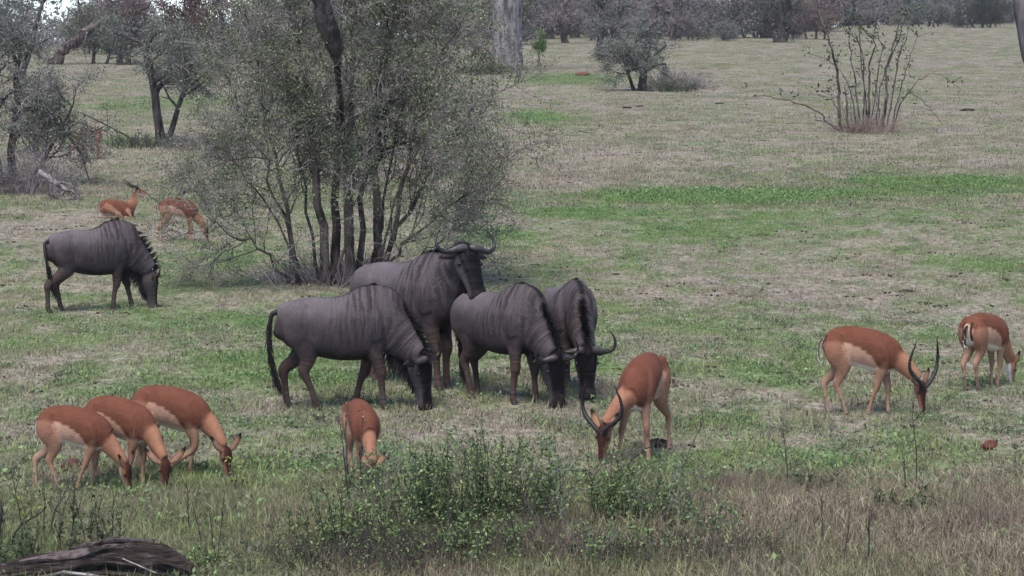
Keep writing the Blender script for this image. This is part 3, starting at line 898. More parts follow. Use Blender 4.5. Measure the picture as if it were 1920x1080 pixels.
    # horns
    if horns:
        for e in (-1, 1):
            if wb:
                hp_ = [((.02, .02, .075), .040), ((.025, .08, .088), .054), ((.035, .15, .078), .049), ((.05, .23, .055), .037), ((.04, .305, .045), .030), ((-.015, .36, .055), .0245), ((-.095, .365, .07), .018), ((-.17, .325, .085), .011), ((-.21, .285, .09), .003)]
            else:
                hp_ = [((.045, .022, .035), .023), ((.012, .048, .055), .0235), ((-.03, .095, .064), .0225), ((-.075, .148, .060), .0215), ((-.125, .183, .058), .020), ((-.19, .195, .068), .018), ((-.27, .18, .092), .0135), ((-.33, .155, .115), .0085), ((-.385, .14, .13), .002)]
            rows = [(*[q * (horns if i else 1) for i, q in enumerate((p[0],))], p[1], p[2], r) for p, r in hp_]
            A, tt = catmull([(p[0] * horns, e * p[1] * (horns if wb else (.4 + .6 * horns)), .035 + (p[2] - .035) * horns if not wb else p[2], r * (.82 * horns ** .5 if wb else .78)) for p, r in hp_], 6 if wb else 9)
            pts = [HM(a[:3]) for a in A]
            rr = np.maximum(A[:, 3], .002)
            if not wb:
                rr = rr * (1 + .22 * np.cos(np.arange(len(rr)) * 2 * math.pi / 3) * (tt < .72))
            tb = Tubes(); tb.add(pts, rr, 10)
            o = tb.build('horn', M['horn'] if wb else M['horn_black'], root)
            at = o.data.attributes.new('tip', 'FLOAT', 'POINT'); at.data.foreach_set('value', np.repeat(tt, 10).astype(np.float32))
    # mane, beard, tail
    if wb:
        top = [spine['P'][i] + spine['U'][i] * spine['ht'][i] for i in range(len(spine['P'])) if spine['P'][i][0] > -.12 and spine['P'][i][0] < .40]
        nk = [neckl['P'][i] + neckl['U'][i] * neckl['ht'][i] * .93 for i in range(2, len(neckl['P']))]
        top = np.array(top + [p for p in nk if p[0] > .40] + [tuple(HM((-.02, 0, .06))), tuple(HM((.06, 0, .08)))])
        m = 2600
        d = np.concatenate([[0], np.cumsum(np.linalg.norm(np.diff(top, axis=0), axis=1))])
        q = np.sort(rg.uniform(0, d[-1], m))
        clump = np.floor(q / .045)
        P = np.stack([np.interp(q, d, top[:, k]) for k in range(3)], 1)
        T = np.stack([np.interp(q, d, np.gradient(top[:, k])) for k in range(3)], 1); T /= np.linalg.norm(T, axis=1)[:, None]
        up = np.cross(T, np.tile([0, 1.0, 0], (m, 1)))
        fr = q / d[-1]
        flop = rg.choice([-1, 1], m) * np.abs(rg.normal(.0, .3, m)) + np.where(mane == 'left', .6, -.15)
        D = up * np.interp(fr, [0, .3, 1], [.5, 1.0, .8])[:, None] - T * np.interp(fr, [0, .4, 1], [1.4, .7, .15])[:, None] + np.stack([0 * flop, flop, 0 * flop], 1) + rg.normal(0, .2, (m, 3))
        if mane == 'spiky':
            cr_ = np.random.default_rng(seed + 5).normal(0, .22, int(clump.max()) + 1)
            D = up * 1.0 - T * (.15 + cr_[clump.astype(int)])[:, None] + rg.normal(0, .05, (m, 3))
        D /= np.linalg.norm(D, axis=1)[:, None]
        L = np.interp(fr, [0, .2, .42, .55, .85, 1], [.02, .04, .09, .14, .14, .09]) * rg.uniform(.6, 1.15, m)
        if mane == 'spiky': L *= np.where(clump % 2 == 0, 1.15, .7)
        P = P + np.stack([0 * q, rg.normal(0, .012, m), 0 * q], 1) - up * .02
        a, f = strands(P, D, L * (1 if mane == 'spiky' else 1.15), .0045, np.full(m, .15 if mane == 'spiky' else .45), rg)
        tag(mesh_obj('mane', a, f, M['hair'], root), kind='stuff')
        i0 = int(len(neckl['P']) * .42)
        bt = np.array([tuple(neckl['P'][i] - neckl['U'][i] * neckl['hb'][i] * .95) for i in range(i0, len(neckl['P']))] + [tuple(HM((x, 0, -y))) for x, y in ((.10, .12), (.22, .11), (.33, .08))])
        m = 800
        d = np.concatenate([[0], np.cumsum(np.linalg.norm(np.diff(bt, axis=0), axis=1))]); q = rg.uniform(0, d[-1], m)
        P = np.stack([np.interp(q, d, bt[:, k]) for k in range(3)], 1) + rg.normal(0, .018, (m, 3))
        D = np.tile(np.array([-.25, 0, -1.0]), (m, 1)) + rg.normal(0, .22, (m, 3)); D /= np.linalg.norm(D, axis=1)[:, None]
        a, f = strands(P, D, rg.uniform(.07, .2, m) * np.interp(q / d[-1], [0, .5, 1], [.8, 1.15, .5]), .0065, np.full(m, .2), rg)
        tag(mesh_obj('beard', a, f, M['hair'], root), kind='stuff')
        tl = np.array(tail or [(-.70, 0, 1.10), (-.77, 0, 1.04), (-.80, 0, .90), (-.80, 0, .70), (-.78, 0, .50), (-.75, 0, .36)])
        A, tt = catmull(tl, 6)
        rows = [(*p, r, r, r) for p, r in zip(A, np.interp(tt, [0, .35, 1], [.034, .022, .012]))]
        Lt = loft(rows, 1, 10)
        tob = mesh_obj('tail', Lt['V'], Lt['F'], M['hair'], root, True)
        m = 420
        q = rg.uniform(.18, 1, m) ** .8
        P = np.stack([np.interp(q, tt, A[:, k]) for k in range(3)], 1) + rg.normal(0, .012, (m, 3))
        gd = np.gradient(A, axis=0); D = np.stack([np.interp(q, tt, gd[:, k]) for k in range(3)], 1); D /= np.linalg.norm(D, axis=1)[:, None]
        D = D + rg.normal(0, .13, (m, 3))
        a, f = strands(P, D, np.interp(q, [.2, .6, 1], [.10, .2, .16]) * rg.uniform(.6, 1.1, m), .006, np.full(m, .1), rg)
        tag(mesh_obj('tail_hair', a, f, M['hair'], tob), kind='stuff')
    else:
        z0 = -.375 if lying else 0
        tl = np.array(tail or [(-.36, 0, .665 + z0), (-.39, 0, .635 + z0), (-.40, 0, .58 + z0), (-.398, 0, .52 + z0), (-.39, 0, .46 + z0)])
        A, tt = catmull(tl, 5)
        rows = [(*p, r, r * .8, r * .8) for p, r in zip(A, np.interp(tt, [0, .3, .8, 1], [.02, .020, .016, .005]))]
        Lt = loft(rows, 1, 10)
        cc = cmix((.60, .52, .45), I_SADDLE, sstep(.0, .5, -Lt['s'])) if not blacktail else cmix((.5, .42, .36), (.03, .02, .018), sstep(-.1, .5, -Lt['s'] + .2))
        tob = mesh_obj('tail', Lt['V'], Lt['F'], M['coat'], root, True, {'stripe': np.zeros(len(cc)), 'along': np.zeros(len(cc))}, {'coat': cc})
        m = 90
        q = rg.uniform(.3, 1, m)
        P = np.stack([np.interp(q, tt, A[:, k]) for k in range(3)], 1) + rg.normal(0, .008, (m, 3))
        gd = np.gradient(A, axis=0); D = np.stack([np.interp(q, tt, gd[:, k]) for k in range(3)], 1); D /= np.linalg.norm(D, axis=1)[:, None]
        a, f = strands(P, D + rg.normal(0, .25, (m, 3)), rg.uniform(.012, .028, m), .003, np.full(m, .1), rg)
        tag(mesh_obj('tail_hair', a, f, M['hair_white'], tob), kind='stuff')
    return root

WG = 'blue wildebeest grazing in a loose herd'
WN = [(.42, 0, 1.0), (.60, 0, .86), (.76, 0, .72), (.86, 0, .62)]
WH = ((.86, 0, .61), (.12, 0, -1), (1, -.1, .1))
def F4(HL, HR, FL, FR): return dict(HL=HL, HR=HR, FL=FL, FR=FR)

animal('wildebeest', 'wildebeest', 'wildebeest grazing alone on the left, its spiky mane standing up along the neck', 'wildebeest', WG, 178, 582, 22, .95, WN,
       ((.88, 0, .56), (.04, 0, -1), (1, 0, .1)), F4((-.50, 0), (-.74, 0), (.60, 0), (.26, 0)), horns=.8, seed=11, mane='spiky',
       tail=[(-.69, 0, 1.10), (-.76, -.02, 1.06), (-.77, -.10, .9), (-.74, -.13, .70), (-.70, -.13, .52), (-.66, -.12, .36)])
animal('wildebeest', 'wildebeest', 'nearest wildebeest, side on with its black tail hanging at the left end of the group', 'wildebeest', WG, 641, 766, 3, 1.0,
       [(.42, 0, 1.0), (.60, -.02, .85), (.76, -.05, .71), (.86, -.09, .62)], ((.87, -.10, .60), (.10, -.05, -1), (.80, -.55, .08)),
       F4((-.60, 0), (-.27, 0), (.15, .03), (.46, 0)), horns=.80, seed=12, tail=[(-.70, 0, 1.10), (-.765, -.02, 1.07), (-.79, -.03, .92), (-.79, -.03, .70), (-.75, -.03, .48), (-.70, -.02, .30)])
animal('wildebeest', 'wildebeest', 'big wildebeest bull with its head raised, horns up against the grass behind the others', 'wildebeest', WG, 770, 724, -40, 1.16,
       [(.38, 0, 1.04), (.54, -.01, 1.14), (.65, -.02, 1.26), (.72, -.03, 1.37)], ((.75, -.04, 1.43), (.54, -.22, -.80), (.74, -.22, .62)),
       F4((-.5, 0), (-.42, 0), (.40, 0), (.45, 0)), horns=.9, seed=13)
animal('wildebeest', 'wildebeest', 'grey wildebeest grazing in the middle of the group, its rump to the left', 'wildebeest', WG, 940, 750, -46, .98, WN,
       ((.86, 0, .61), (.10, 0, -1), (1, -.15, .1)), F4((-.50, 0), (-.40, 0), (.42, .05), (.34, -.05)), horns=.8, seed=14,
       tail=[(-.69, 0, 1.10), (-.76, 0, 1.05), (-.80, .02, .9), (-.79, .06, .70), (-.77, .08, .50), (-.74, .08, .28)])
animal('wildebeest', 'wildebeest', 'dark wildebeest at the right end of the group, grazing face on with a brown forehead', 'wildebeest', WG, 1067, 735, -78, .97, WN,
       ((.84, 0, .64), (.16, 0, -1), (1, 0, .15)), F4((-.50, 0), (-.45, 0), (.40, .06), (.36, -.06)), horns=.92, seed=15)

IG = 'impala grazing on the meadow'
IN_ = [(.15, 0, .54), (.27, 0, .46), (.355, 0, .36), (.43, 0, .265)]
def imp(name, label, u, v, yaw, s, neck=IN_, head=((.44, 0, .245), (.12, 0, -1), (1, -.3, .1)), feet=F4((-.36, 0), (-.20, 0), (.16, 0), (.06, 0)), **kw):
    return animal('impala', name, label, 'impala', IG, u, v, yaw, s, neck, head, feet, **kw)
imp('impala', 'hornless impala grazing, leftmost of the three in the left foreground', 148, 917, -8, 1.02, horns=0, seed=21, feet=F4((-.42, 0), (-.18, 0), (.10, 0), (.0, 0)))
imp('impala', 'hornless impala grazing face on, middle of the three in the left foreground', 232, 906, -24, 1.07, horns=0, seed=22,
    head=((.44, -.03, .245), (.06, -.1, -1), (.75, -.75, .1)), neck=[(.15, 0, .54), (.28, -.01, .48), (.36, -.02, .37), (.43, -.03, .27)], earspread=1.5)
imp('impala', 'hornless impala with one foreleg bent, rightmost of the three in the left foreground', 328, 890, -12, 1.12, horns=0, seed=23,
    neck=[(.15, 0, .54), (.28, 0, .49), (.37, -.01, .39), (.44, -.02, .28)], head=((.46, -.02, .255), (.12, -.1, -1), (.85, -.5, .1)), earspread=1.4,
    feet=F4((-.34, 0), (-.24, 0), (.12, 0), (-.10, 0)), knee={'FR': .17})
imp('impala', 'orange brown impala seen head on, half hidden behind the weeds in front of the wildebeest', 680, 903, -74, 1.0, horns=0, seed=24)
imp('impala_ram', 'impala ram with ringed lyre horns, grazing towards the viewer right of the wildebeest', 1203, 858, -108, 1.33, seed=25,
    neck=[(.15, 0, .54), (.27, -.05, .49), (.33, -.11, .40), (.37, -.17, .31)], head=((.37, -.18, .285), (.10, -.08, -1), (1, -.35, .1)),
    feet=F4((-.44, .04), (-.30, 0), (.20, .06), (.24, -.06)), horns=.86)
imp('impala_ram', 'impala ram with tall black lyre horns grazing side on in the right of the meadow', 1622, 776, -8, 1.25, seed=26,
    neck=[(.15, 0, .54), (.28, -.01, .50), (.38, -.02, .41), (.455, -.03, .33)], head=((.47, -.035, .30), (.12, -.08, -1), (.75, -.6, .1)),
    feet=F4((-.33, 0), (-.17, 0), (.20, 0), (.03, 0)), horns=1.0)
imp('impala', 'impala turning its striped rump to the viewer at the right edge of the photo', 1850, 727, 47, 1.16, horns=0, seed=27,
    feet=F4((-.30, 0), (-.24, 0), (.16, 0), (.12, 0)))
imp('impala', 'impala lying in the dry grass with its head up and short black horns', 222, 409, 4, 1.05, lying=True, seed=28, horns=.85,
    neck=[(.16, 0, .20), (.27, 0, .30), (.32, 0, .42), (.34, 0, .53)], head=((.35, 0, .565), (1, -.05, -.35), (.35, 0, 1)), feet=F4((0, 0), (0, 0), (0, 0), (0, 0)))
r9 = imp('impala', 'impala with a bird on its back, standing behind the branches of the big bush', 338, 452, 8, 1.06, horns=0, seed=29,
    feet=F4((-.36, 0), (-.30, 0), (.16, 0), (.2, 0)))
imp('impala', 'far impala with its white tail raised, half hidden behind dead branches', 166, 298, 168, 1.1, horns=0, seed=30, blacktail=False,
    tail=[(-.37, 0, .69), (-.41, 0, .70), (-.46, 0, .68), (-.52, 0, .64), (-.57, 0, .60)])

# the bird on the impala's back
def bird():
    p = G(338, 452) + Vector((.06, -.02, .83))
    r = thing('starling', 'small dark bird perched on the back of the impala behind the bush', 'bird', p, R(20))
    b = loft([(-.07, 0, .045, .012, .012, .012), (-.04, 0, .055, .028, .028, .03), (0, 0, .07, .036, .036, .038), (.035, 0, .095, .028, .028, .03), (.05, 0, .118, .020, .020, .02), (.066, 0, .125, .017, .016, .016), (.08, 0, .124, .004, .004, .004)], 4, 12)
    mesh_obj('body', b['V'], b['F'], M['feather'], r, True)
    k = loft([(.078, 0, .124, .006, .006, .006), (.092, 0, .120, .004, .004, .004), (.104, 0, .116, .001, .001, .001)], 2, 8)
    mesh_obj('beak', k['V'], k['F'], M['horn_black'], r, True)
    t_ = loft([(-.06, 0, .045, .014, .006, .006), (-.11, 0, .02, .02, .004, .004), (-.15, 0, .0, .018, .003, .003)], 3, 8)
    mesh_obj('tail', t_['V'], t_['F'], M['feather'], r, True)
    for e in (-1, 1):
        wv = loft([(.03, e * .034, .085, .003, .012, .02), (-.01, e * .040, .072, .005, .02, .03), (-.06, e * .030, .048, .004, .012, .016), (-.10, e * .012, .03, .002, .003, .004)], 4, 10)
        mesh_obj('wing', wv['V'], wv['F'], M['feather'], r, True)
        lg = Tubes(); lg.add([(.0, e * .012, .045), (.006, e * .013, .02), (.0, e * .014, -.012)], [.004, .003, .003], 6); lg.build('leg', M['horn_black'], r)
bird()
# ------------------------------------------------------------------ trees and bushes
class Plant:
    """grows a branching skeleton; thick wood, thin twigs and leaf anchors are kept apart"""
    def __init__(s, seed, spec, split=2):
        s.r = np.random.default_rng(seed); s.spec = spec; s.split = split
        s.wood = Tubes(); s.twigs = Tubes(); s.anch = []; s.adir = []
    def branch(s, p, d, L, r, lv, pts=None):
        q = s.spec[lv]; g = s.r
        n = q.get('segs', 5)
        if pts is None:
            p = np.array(p, float); d = np.array(d, float); d /= np.linalg.norm(d)
            P = [p]
            W = g.normal(0, q.get('wob', .2), (n, 3)); W[:, 2] += q.get('grav', 0.0)
            for k in range(n):
                d = d + W[k]; d /= np.linalg.norm(d)
                p = p + d * (L / n); P.append(p)
            P = np.array(P)
        else:
            P = np.array([tuple(x) for x in pts], float); n = len(P) - 1
            L = np.linalg.norm(np.diff(P, axis=0), axis=1).sum()
        t = np.linspace(0, 1, n + 1)
        rad = r * (1 - (1 - q.get('tip', .45)) * t)
        if lv == 0 and q.get('flare'): rad[0] *= q['flare']
        (s.wood if lv < s.split else s.twigs).add(P, rad, q.get('sides', 5))
        if lv + 1 < len(s.spec):
            c = s.spec[lv + 1]
            m = c['n']; m = int(m * g.uniform(.75, 1.25) + .5)
            for k in range(m):
                a = g.uniform(c.get('start', .3), 1.0) if k else 1.0
                i = min(int(a * n), n - 1); f = a * n - i
                b = P[i] + (P[i + 1] - P[i]) * f
                T = P[i + 1] - P[i]; T = T / (np.linalg.norm(T) + 1e-9)
                v = g.normal(size=3); v -= T * (v @ T); v /= np.linalg.norm(v) + 1e-9
                an = c.get('ang', .8) * g.uniform(.6, 1.3)
                dd = T * math.cos(an) + v * math.sin(an)
                dd[2] += c.get('lift', 0)
                s.branch(b, dd, c['len'] * g.uniform(.6, 1.25) * (1.15 - .35 * a), max(rad[i] * c.get('rr', .55), c.get('rmin', .003)), lv + 1)
        if lv >= len(s.spec) - s.spec[-1].get('leafy', 1):
            k = max(2, int(n))
            s.anch.append(P[1:]); s.adir.append(np.full(n, L))
    def leaves(s, n, size, jit, aspect=.5, cut=None, dens=None, clump=.55):
        A = np.concatenate(s.anch)
        wt = np.concatenate([np.full(len(a), q) for a, q in zip(s.anch, s.r.gamma(clump, 1, len(s.anch)))]); wt /= wt.sum()
        i = s.r.choice(len(A), n, p=wt)
        P = A[i] + s.r.normal(0, jit, (n, 3))
        if dens is not None:
            keep = s.r.uniform(0, 1, n) < dens(P); P = P[keep]
        P = P[P[:, 2] > .02]
        return leaves_mesh(P, size, s.r, aspect)
    def finish(s, root, wood_mat, twig_mat, leaf=None, names=('trunk', 'branches', 'crown')):
        o = s.wood.build(names[0], wood_mat, root)
        if s.twigs.V: tag(s.twigs.build(names[1], twig_mat, root), kind='stuff')
        if leaf is not None:
            (V, Fc, at), lm = leaf
            tag(mesh_obj(names[2], V, Fc, lm, root, False, {'leaf': at}), kind='stuff')

def shadow_mat_note(): pass

# -- the big many-stemmed bush in the middle
def big_bush():
    b = G(632, 533)
    root = thing('bush_tree', 'big many-stemmed twiggy bush with small olive leaves behind the wildebeest herd', 'bush', b)
    spec = [dict(segs=9, wob=.10, grav=.04, tip=.22, sides=8, flare=1.4),
            dict(n=11, len=1.15, ang=.75, start=.28, rr=.5, segs=7, wob=.20, grav=.02, sides=5, tip=.35),
            dict(n=9, len=.75, ang=.85, start=.2, rr=.5, segs=5, wob=.26, grav=-.01, sides=4, tip=.4, rmin=.006),
            dict(n=7, len=.36, ang=.9, start=.15, rr=.5, segs=4, wob=.3, sides=3, tip=.5, rmin=.0042, leafy=1)]
    P = Plant(101, spec)
    # stems: foot, place of the crown they reach for, radius
    r = np.random.default_rng(77)
    stems = [((-.62, 0), (-1.35, -.3, 4.2), .05), ((-.50, .2), (-1.6, .3, 2.9), .04), ((-.70, -.1), (-2.05, -.5, 1.15), .034), ((-.55, -.2), (-1.6, -.8, 2.0), .03),
             ((-.15, -.15), (-.75, -.4, 4.8), .10), ((.0, .1), (-.1, .5, 4.9), .10), ((.22, -.15), (.35, -.6, 4.8), .10), ((.25, .3), (.95, 1.0, 4.7), .07),
             ((.58, 0), (1.05, 0, 4.7), .10), ((.75, -.1), (1.75, -.4, 3.9), .06), ((.70, .2), (2.2, .3, 2.9), .05), ((.62, -.2), (2.35, -.6, 1.7), .04), ((.6, -.25), (1.6, -1.3, 2.6), .03),
             ((-.3, .35), (-1.0, 1.3, 4.2), .035), ((.1, -.3), (.3, -1.5, 3.4), .03), ((.5, .3), (1.3, 1.2, 4.2), .035), ((.65, 0), (2.1, .1, 1.0), .026)]
    for (x0, y0), (x1, y1, z1), rad in stems:
        p0 = np.array([x0, y0, -.05]); p3 = np.array([x1, y1, z1])
        p1 = p0 + (p3 - p0) * [.18, .18, .36] + r.normal(0, .08, 3); p2 = p0 + (p3 - p0) * [.58, .58, .72] + r.normal(0, .12, 3)
        t = np.linspace(0, 1, 12)[:, None]
        B = (1 - t) ** 3 * p0 + 3 * (1 - t) ** 2 * t * p1 + 3 * (1 - t) * t * t * p2 + t ** 3 * p3
        B[1:] += r.normal(0, .035, (11, 3))
        P.branch(None, None, 0, rad * .86, 0, pts=B)
    lower = lambda p: np.interp(p[:, 2], [.3, 1.0, 2.0, 3.2], [.2, .5, .8, 1.0])
    P.finish(root, M['bark_brown'], M['twig'], (P.leaves(118000, .037, .055, .55, dens=lower), M['leaf_olive']))
    # fine dry basal stems
    tb = Tubes(); r = np.random.default_rng(8)
    for k in range(260):
        x, y = r.normal(0, .42), r.normal(0, .25)
        d = np.array([x * .5 + r.normal(0, .35), r.normal(0, .3), r.uniform(.4, 1)]); L = r.uniform(.25, .8)
        p0 = np.array([x, y, -.02]); tb.add([p0, p0 + d * L * .5, p0 + d * L + r.normal(0, .08, 3)], [.007, .005, .003], 3)
    tag(tb.build('dry_shoots', M['twig'], root), kind='stuff')
big_bush()

def at_local(root, *uvs, dist=None):
    """photo pixels -> points in the root's frame at the root's distance"""
    out = []
    for q in uvs:
        d = root.location.y + (q[2] if len(q) > 2 else 0)
        out.append(tuple(AT(q[0], q[1], d) - root.location))
    return out

# -- dead crooked snag rising out of the bush
def snag():
    b = G(650, 526)
    root = thing('dead_tree', 'thick dark crooked dead trunk leaning out of the top of the big bush', 'tree', b)
    pts = at_local(root, (664, 527), (655, 420, -.1), (648, 300, -.4), (640, 210, -1.3), (633, 122, -2.6), (628, 85, -2.85), (612, 45, -3.0), (601, 0, -3.1), (600, -70, -3.2), (588, -150, -3.3))
    A, tt = catmull([(*p, r) for p, r in zip(pts, [.05, .04, .035, .035, .055, .125, .14, .125, .12, .10])], 6)
    r = np.random.default_rng(4)
    tb = Tubes(); tb.add(A[:, :3] + r.normal(0, .008, (len(A), 3)), A[:, 3] * r.uniform(.88, 1.14, len(A)), 12)
    tb.build('trunk', M['bark_dark'], root)
    t2 = Tubes()
    e = at_local(root, (588, -150, -3.3), (560, -230, -3.2), (540, -300, -3.0)); t2.add(e, [.08, .06, .03], 8)
    e = at_local(root, (600, -80, -3.2), (640, -170, -3.4), (690, -260, -3.5)); t2.add(e, [.07, .05, .02], 8)
    t2.build('limb', M['bark_dark'], root)
snag()

SPEC_TREE = [dict(segs=7, wob=.10, grav=.05, tip=.55, sides=9, flare=1.35),
             dict(n=7, len=1.9, ang=.8, start=.45, rr=.55, segs=6, wob=.2, grav=.03, sides=6, tip=.4),
             dict(n=7, len=1.0, ang=.85, start=.25, rr=.5, segs=5, wob=.26, grav=-.01, sides=4, tip=.4, rmin=.010),
             dict(n=6, len=.5, ang=.9, start=.2, rr=.5, segs=4, wob=.3, sides=3, tip=.5, rmin=.007)]

def tree_spec(scale=1.0, start=.45, ang=.8, n1=7, n2=7, n3=6, droop=0.0, rmin=1.0):
    S = [dict(q) for q in SPEC_TREE]
    S[1].update(n=n1, len=1.9 * scale, start=start, ang=ang, grav=.03 - droop)
    S[2].update(n=n2, len=1.0 * scale, grav=-.01 - droop, rmin=.010 * rmin); S[3].update(n=n3, len=.5 * scale, grav=-droop, rmin=.007 * rmin)
    return S

def tree(name, label, u, v, seed, spec, trunks, wood, twig, leafmat=None, nl=0, size=.06, jit=.1, group=None, cat='tree', aspect=.55, root=None):
    root = root or thing(name, label, cat, G(u, v), 0, group)
    P = Plant(seed, spec)
    for o, d, L, r in trunks: P.branch(np.array(o) + np.array([0, 0, -.08]), d, L, r, 0)
    P.finish(root, wood, twig, (P.leaves(nl, size, jit, aspect), leafmat) if nl else None)
    return root

# -- tree left of the middle, trunk dividing near the foot
tree('bush_willow', 'slim dark tree dividing low down, standing behind the lying impala', 305, 268, 111, tree_spec(.75, .35, .85, 9, 7, 6),
     [((-.04, 0, 0), (-.08, 0, 1), 3.6, .15), ((.10, .05, 0), (.42, .1, 1), 2.6, .10)], M['bark_dark'], M['twig'], M['leaf_grey'], 15000, .062, .09)
# -- dense shrub tree at the left edge
t3 = tree('thorn_tree', 'dense twiggy tree with dark twin trunks at the left edge', 10, 348, 112, tree_spec(.72, .3, .9, 10, 8, 7, .0),
     [((-.10, 0, 0), (-.05, 0, 1), 3.3, .12), ((.15, .05, 0), (.08, .1, 1), 3.2, .11), ((.45, .1, 0), (.45, .1, 1), 2.3, .05), ((-.6, .2, 0), (-.3, 0, 1), 3.0, .09), ((.75, -.1, 0), (.2, -.1, 1), 1.5, .03)],
     M['bark_dark'], M['twig'], M['leaf_grey'], 24000, .05, .08)
# undergrowth at its foot
def thicket(name, label, u, v, seed, n, rx, h, twig, leafm=None, nl=0, size=.05, cat='bush', lean=.5, rad=.008, group=None, sub=2):
    root = thing(name, label, cat, G(u, v), 0, group)
    r = np.random.default_rng(seed); tb = Tubes(); A = []
    for k in range(n):
        p = np.array([r.normal(0, rx * .5), r.normal(0, rx * .4), -.03])
        d = np.array([p[0] / rx * lean + r.normal(0, lean * .6), r.normal(0, lean * .6), 1.0]); d /= np.linalg.norm(d)
        L = h * r.uniform(.5, 1.1)
        P = [p]
        for q in range(5):
            d = d + r.normal(0, .14, 3); d /= np.linalg.norm(d); P.append(P[-1] + d * L / 5)
        P = np.array(P); tb.add(P, rad * np.linspace(1, .4, 6), 3); A.append(P[2:])
        for q in range(sub):
            i = r.integers(1, 5); e = r.normal(0, 1, 3); e[2] = abs(e[2]) * .6; e /= np.linalg.norm(e)
            Q = np.array([P[i], P[i] + e * L * .18 + r.normal(0, .02, 3), P[i] + e * L * .34 + r.normal(0, .05, 3)])
            tb.add(Q, [rad * .6, rad * .45, rad * .3], 3); A.append(Q[1:])
    tb.build('stems', twig, root); root.children[0]['kind'] = 'stuff'
    if nl:
        A = np.concatenate(A); i = r.integers(0, len(A), nl)
        Pp = A[i] + r.normal(0, size * .9, (nl, 3)); Pp = Pp[Pp[:, 2] > .01]
        V, Fc, at = leaves_mesh(Pp, size, r, .5)
        tag(mesh_obj('leaves', V, Fc, leafm, root, False, {'leaf': at}), kind='stuff')
    return root
thicket('dry_shrub', 'grey tangle of bare shoots around the foot of the left edge tree', 48, 362, 120, 260, 1.0, 1.1, M['twig'], M['leaf_grey'], 1500, .04)

def sticks(name, label, cat, base_uv, lines, mat, seed, twigs=0, tl=.35, sides=6, tmat=None, trad=.008, depth=.2):
    """a limb or dead branch built along measured lines [(pixels, r0, r1)]"""
    root = thing(name, label, cat, G(*base_uv))
    r = np.random.default_rng(seed)
    tb, tw = Tubes(), Tubes()
    for uvs, r0, r1 in lines:
        p = np.array(at_local(root, *uvs)); A, tt = catmull(p, 5)
        A = A + r.normal(0, (r0 + r1) * .12, A.shape)
        A[:, 2] = np.maximum(A[:, 2], -.05)
        tb.add(A, r0 + (r1 - r0) * tt, sides)
        for k in range(int(twigs * len(uvs))):
            i = r.integers(1, len(A)); d = r.normal(0, 1, 3); d[1] *= .6; d /= np.linalg.norm(d)
            L = tl * r.uniform(.4, 1.2)
            q1 = A[i] + d * L * .5 + r.normal(0, .04, 3); q2 = q1 + d * L * .5 + r.normal(0, .06, 3)
            tw.add([A[i], q1, q2], [max(r1, trad), trad * .8, trad * .4], 3)
            for e in range(2):
                f = r.normal(0, 1, 3); f /= np.linalg.norm(f)
                tw.add([q1, q1 + f * L * .3, q1 + f * L * .5 + r.normal(0, .03, 3)], [trad * .7, trad * .5, trad * .3], 3)
    tb.build('limb', mat, root)
    if twigs: tag(tw.build('twigs', tmat or mat, root), kind='stuff')
    return root
sticks('dead_branch', 'broken branch with a reddish twiggy end hanging from the left edge tree', 'branch', (60, 345),
       [([(22, 206), (70, 205), (100, 225), (130, 258), (150, 285), (165, 330), (185, 375)], .075, .012), ([(60, 205), (95, 200), (125, 240)], .03, .012), ([(120, 250), (150, 262), (190, 295)], .03, .008),
        ([(70, 230), (72, 280), (85, 320)], .015, .006), ([(100, 205), (130, 225), (175, 240), (160, 262)], .014, .006)], M['bark_brown'], 130, 5, .36, 7, M['hair_brown'])
sticks('fallen_branch', 'bleached fallen branch lying on the ground beside the left edge tree', 'branch', (112, 375),
       [([(72, 322), (95, 336), (118, 352), (140, 362), (152, 376)], .07, .02), ([(100, 340), (130, 345), (145, 360), (150, 378)], .025, .01), ([(125, 352), (112, 366), (98, 377)], .02, .008), ([(128, 358), (138, 374), (172, 377)], .02, .008), ([(110, 350), (95, 372)], .015, .008)],
       M['deadwood'], 131, 5, .3, 7, M['twig'])
sticks('leaning_stick', 'long thin dark stick slanting to the ground left of the slim tree', 'branch', (258, 266), [([(150, 210), (175, 222), (215, 243), (258, 266)], .016, .03)], M['bark_dark'], 132, 1, .4)
thicket('low_shrub', 'low dark tangle of shrub at the foot of the slim tree', 275, 276, 133, 130, 1.3, .45, M['twig_dark'], M['leaf_green'], 1300, .06, rad=.012)
thicket('low_shrub', 'low grey brush spreading right of the slim tree foot', 370, 280, 134, 150, 1.5, .5, M['twig'], M['leaf_grey'], 900, .06, rad=.012)

# -- tree with black trunk, right of the middle, with the dead brush at its side
tree('buffalo_thorn', 'small rounded grey green tree on a crooked black trunk, dead brush leaning at its right', 1205, 170, 140, tree_spec(.72, .32, 1.1, 15, 8, 6, .05, 1.6),
     [((.0, 0, 0), (.04, 0, 1), 2.5, .22), ((-.38, .1, 0), (-.22, .1, 1), 2.3, .09)], M['bark_dark'], M['twig'], M['leaf_grey'], 13000, .08, .12)
thicket('dead_brush', 'pile of grey dead brush beside the small black-trunked tree', 1268, 166, 141, 240, 1.5, 1.15, M['twig'], None, 0, lean=1.3, rad=.016, sub=3)
thicket('low_shrub', 'low olive scrub under the pile of dead brush', 1262, 172, 142, 110, 1.1, .5, M['twig_dark'], M['leaf_green'], 1500, .08, rad=.014)

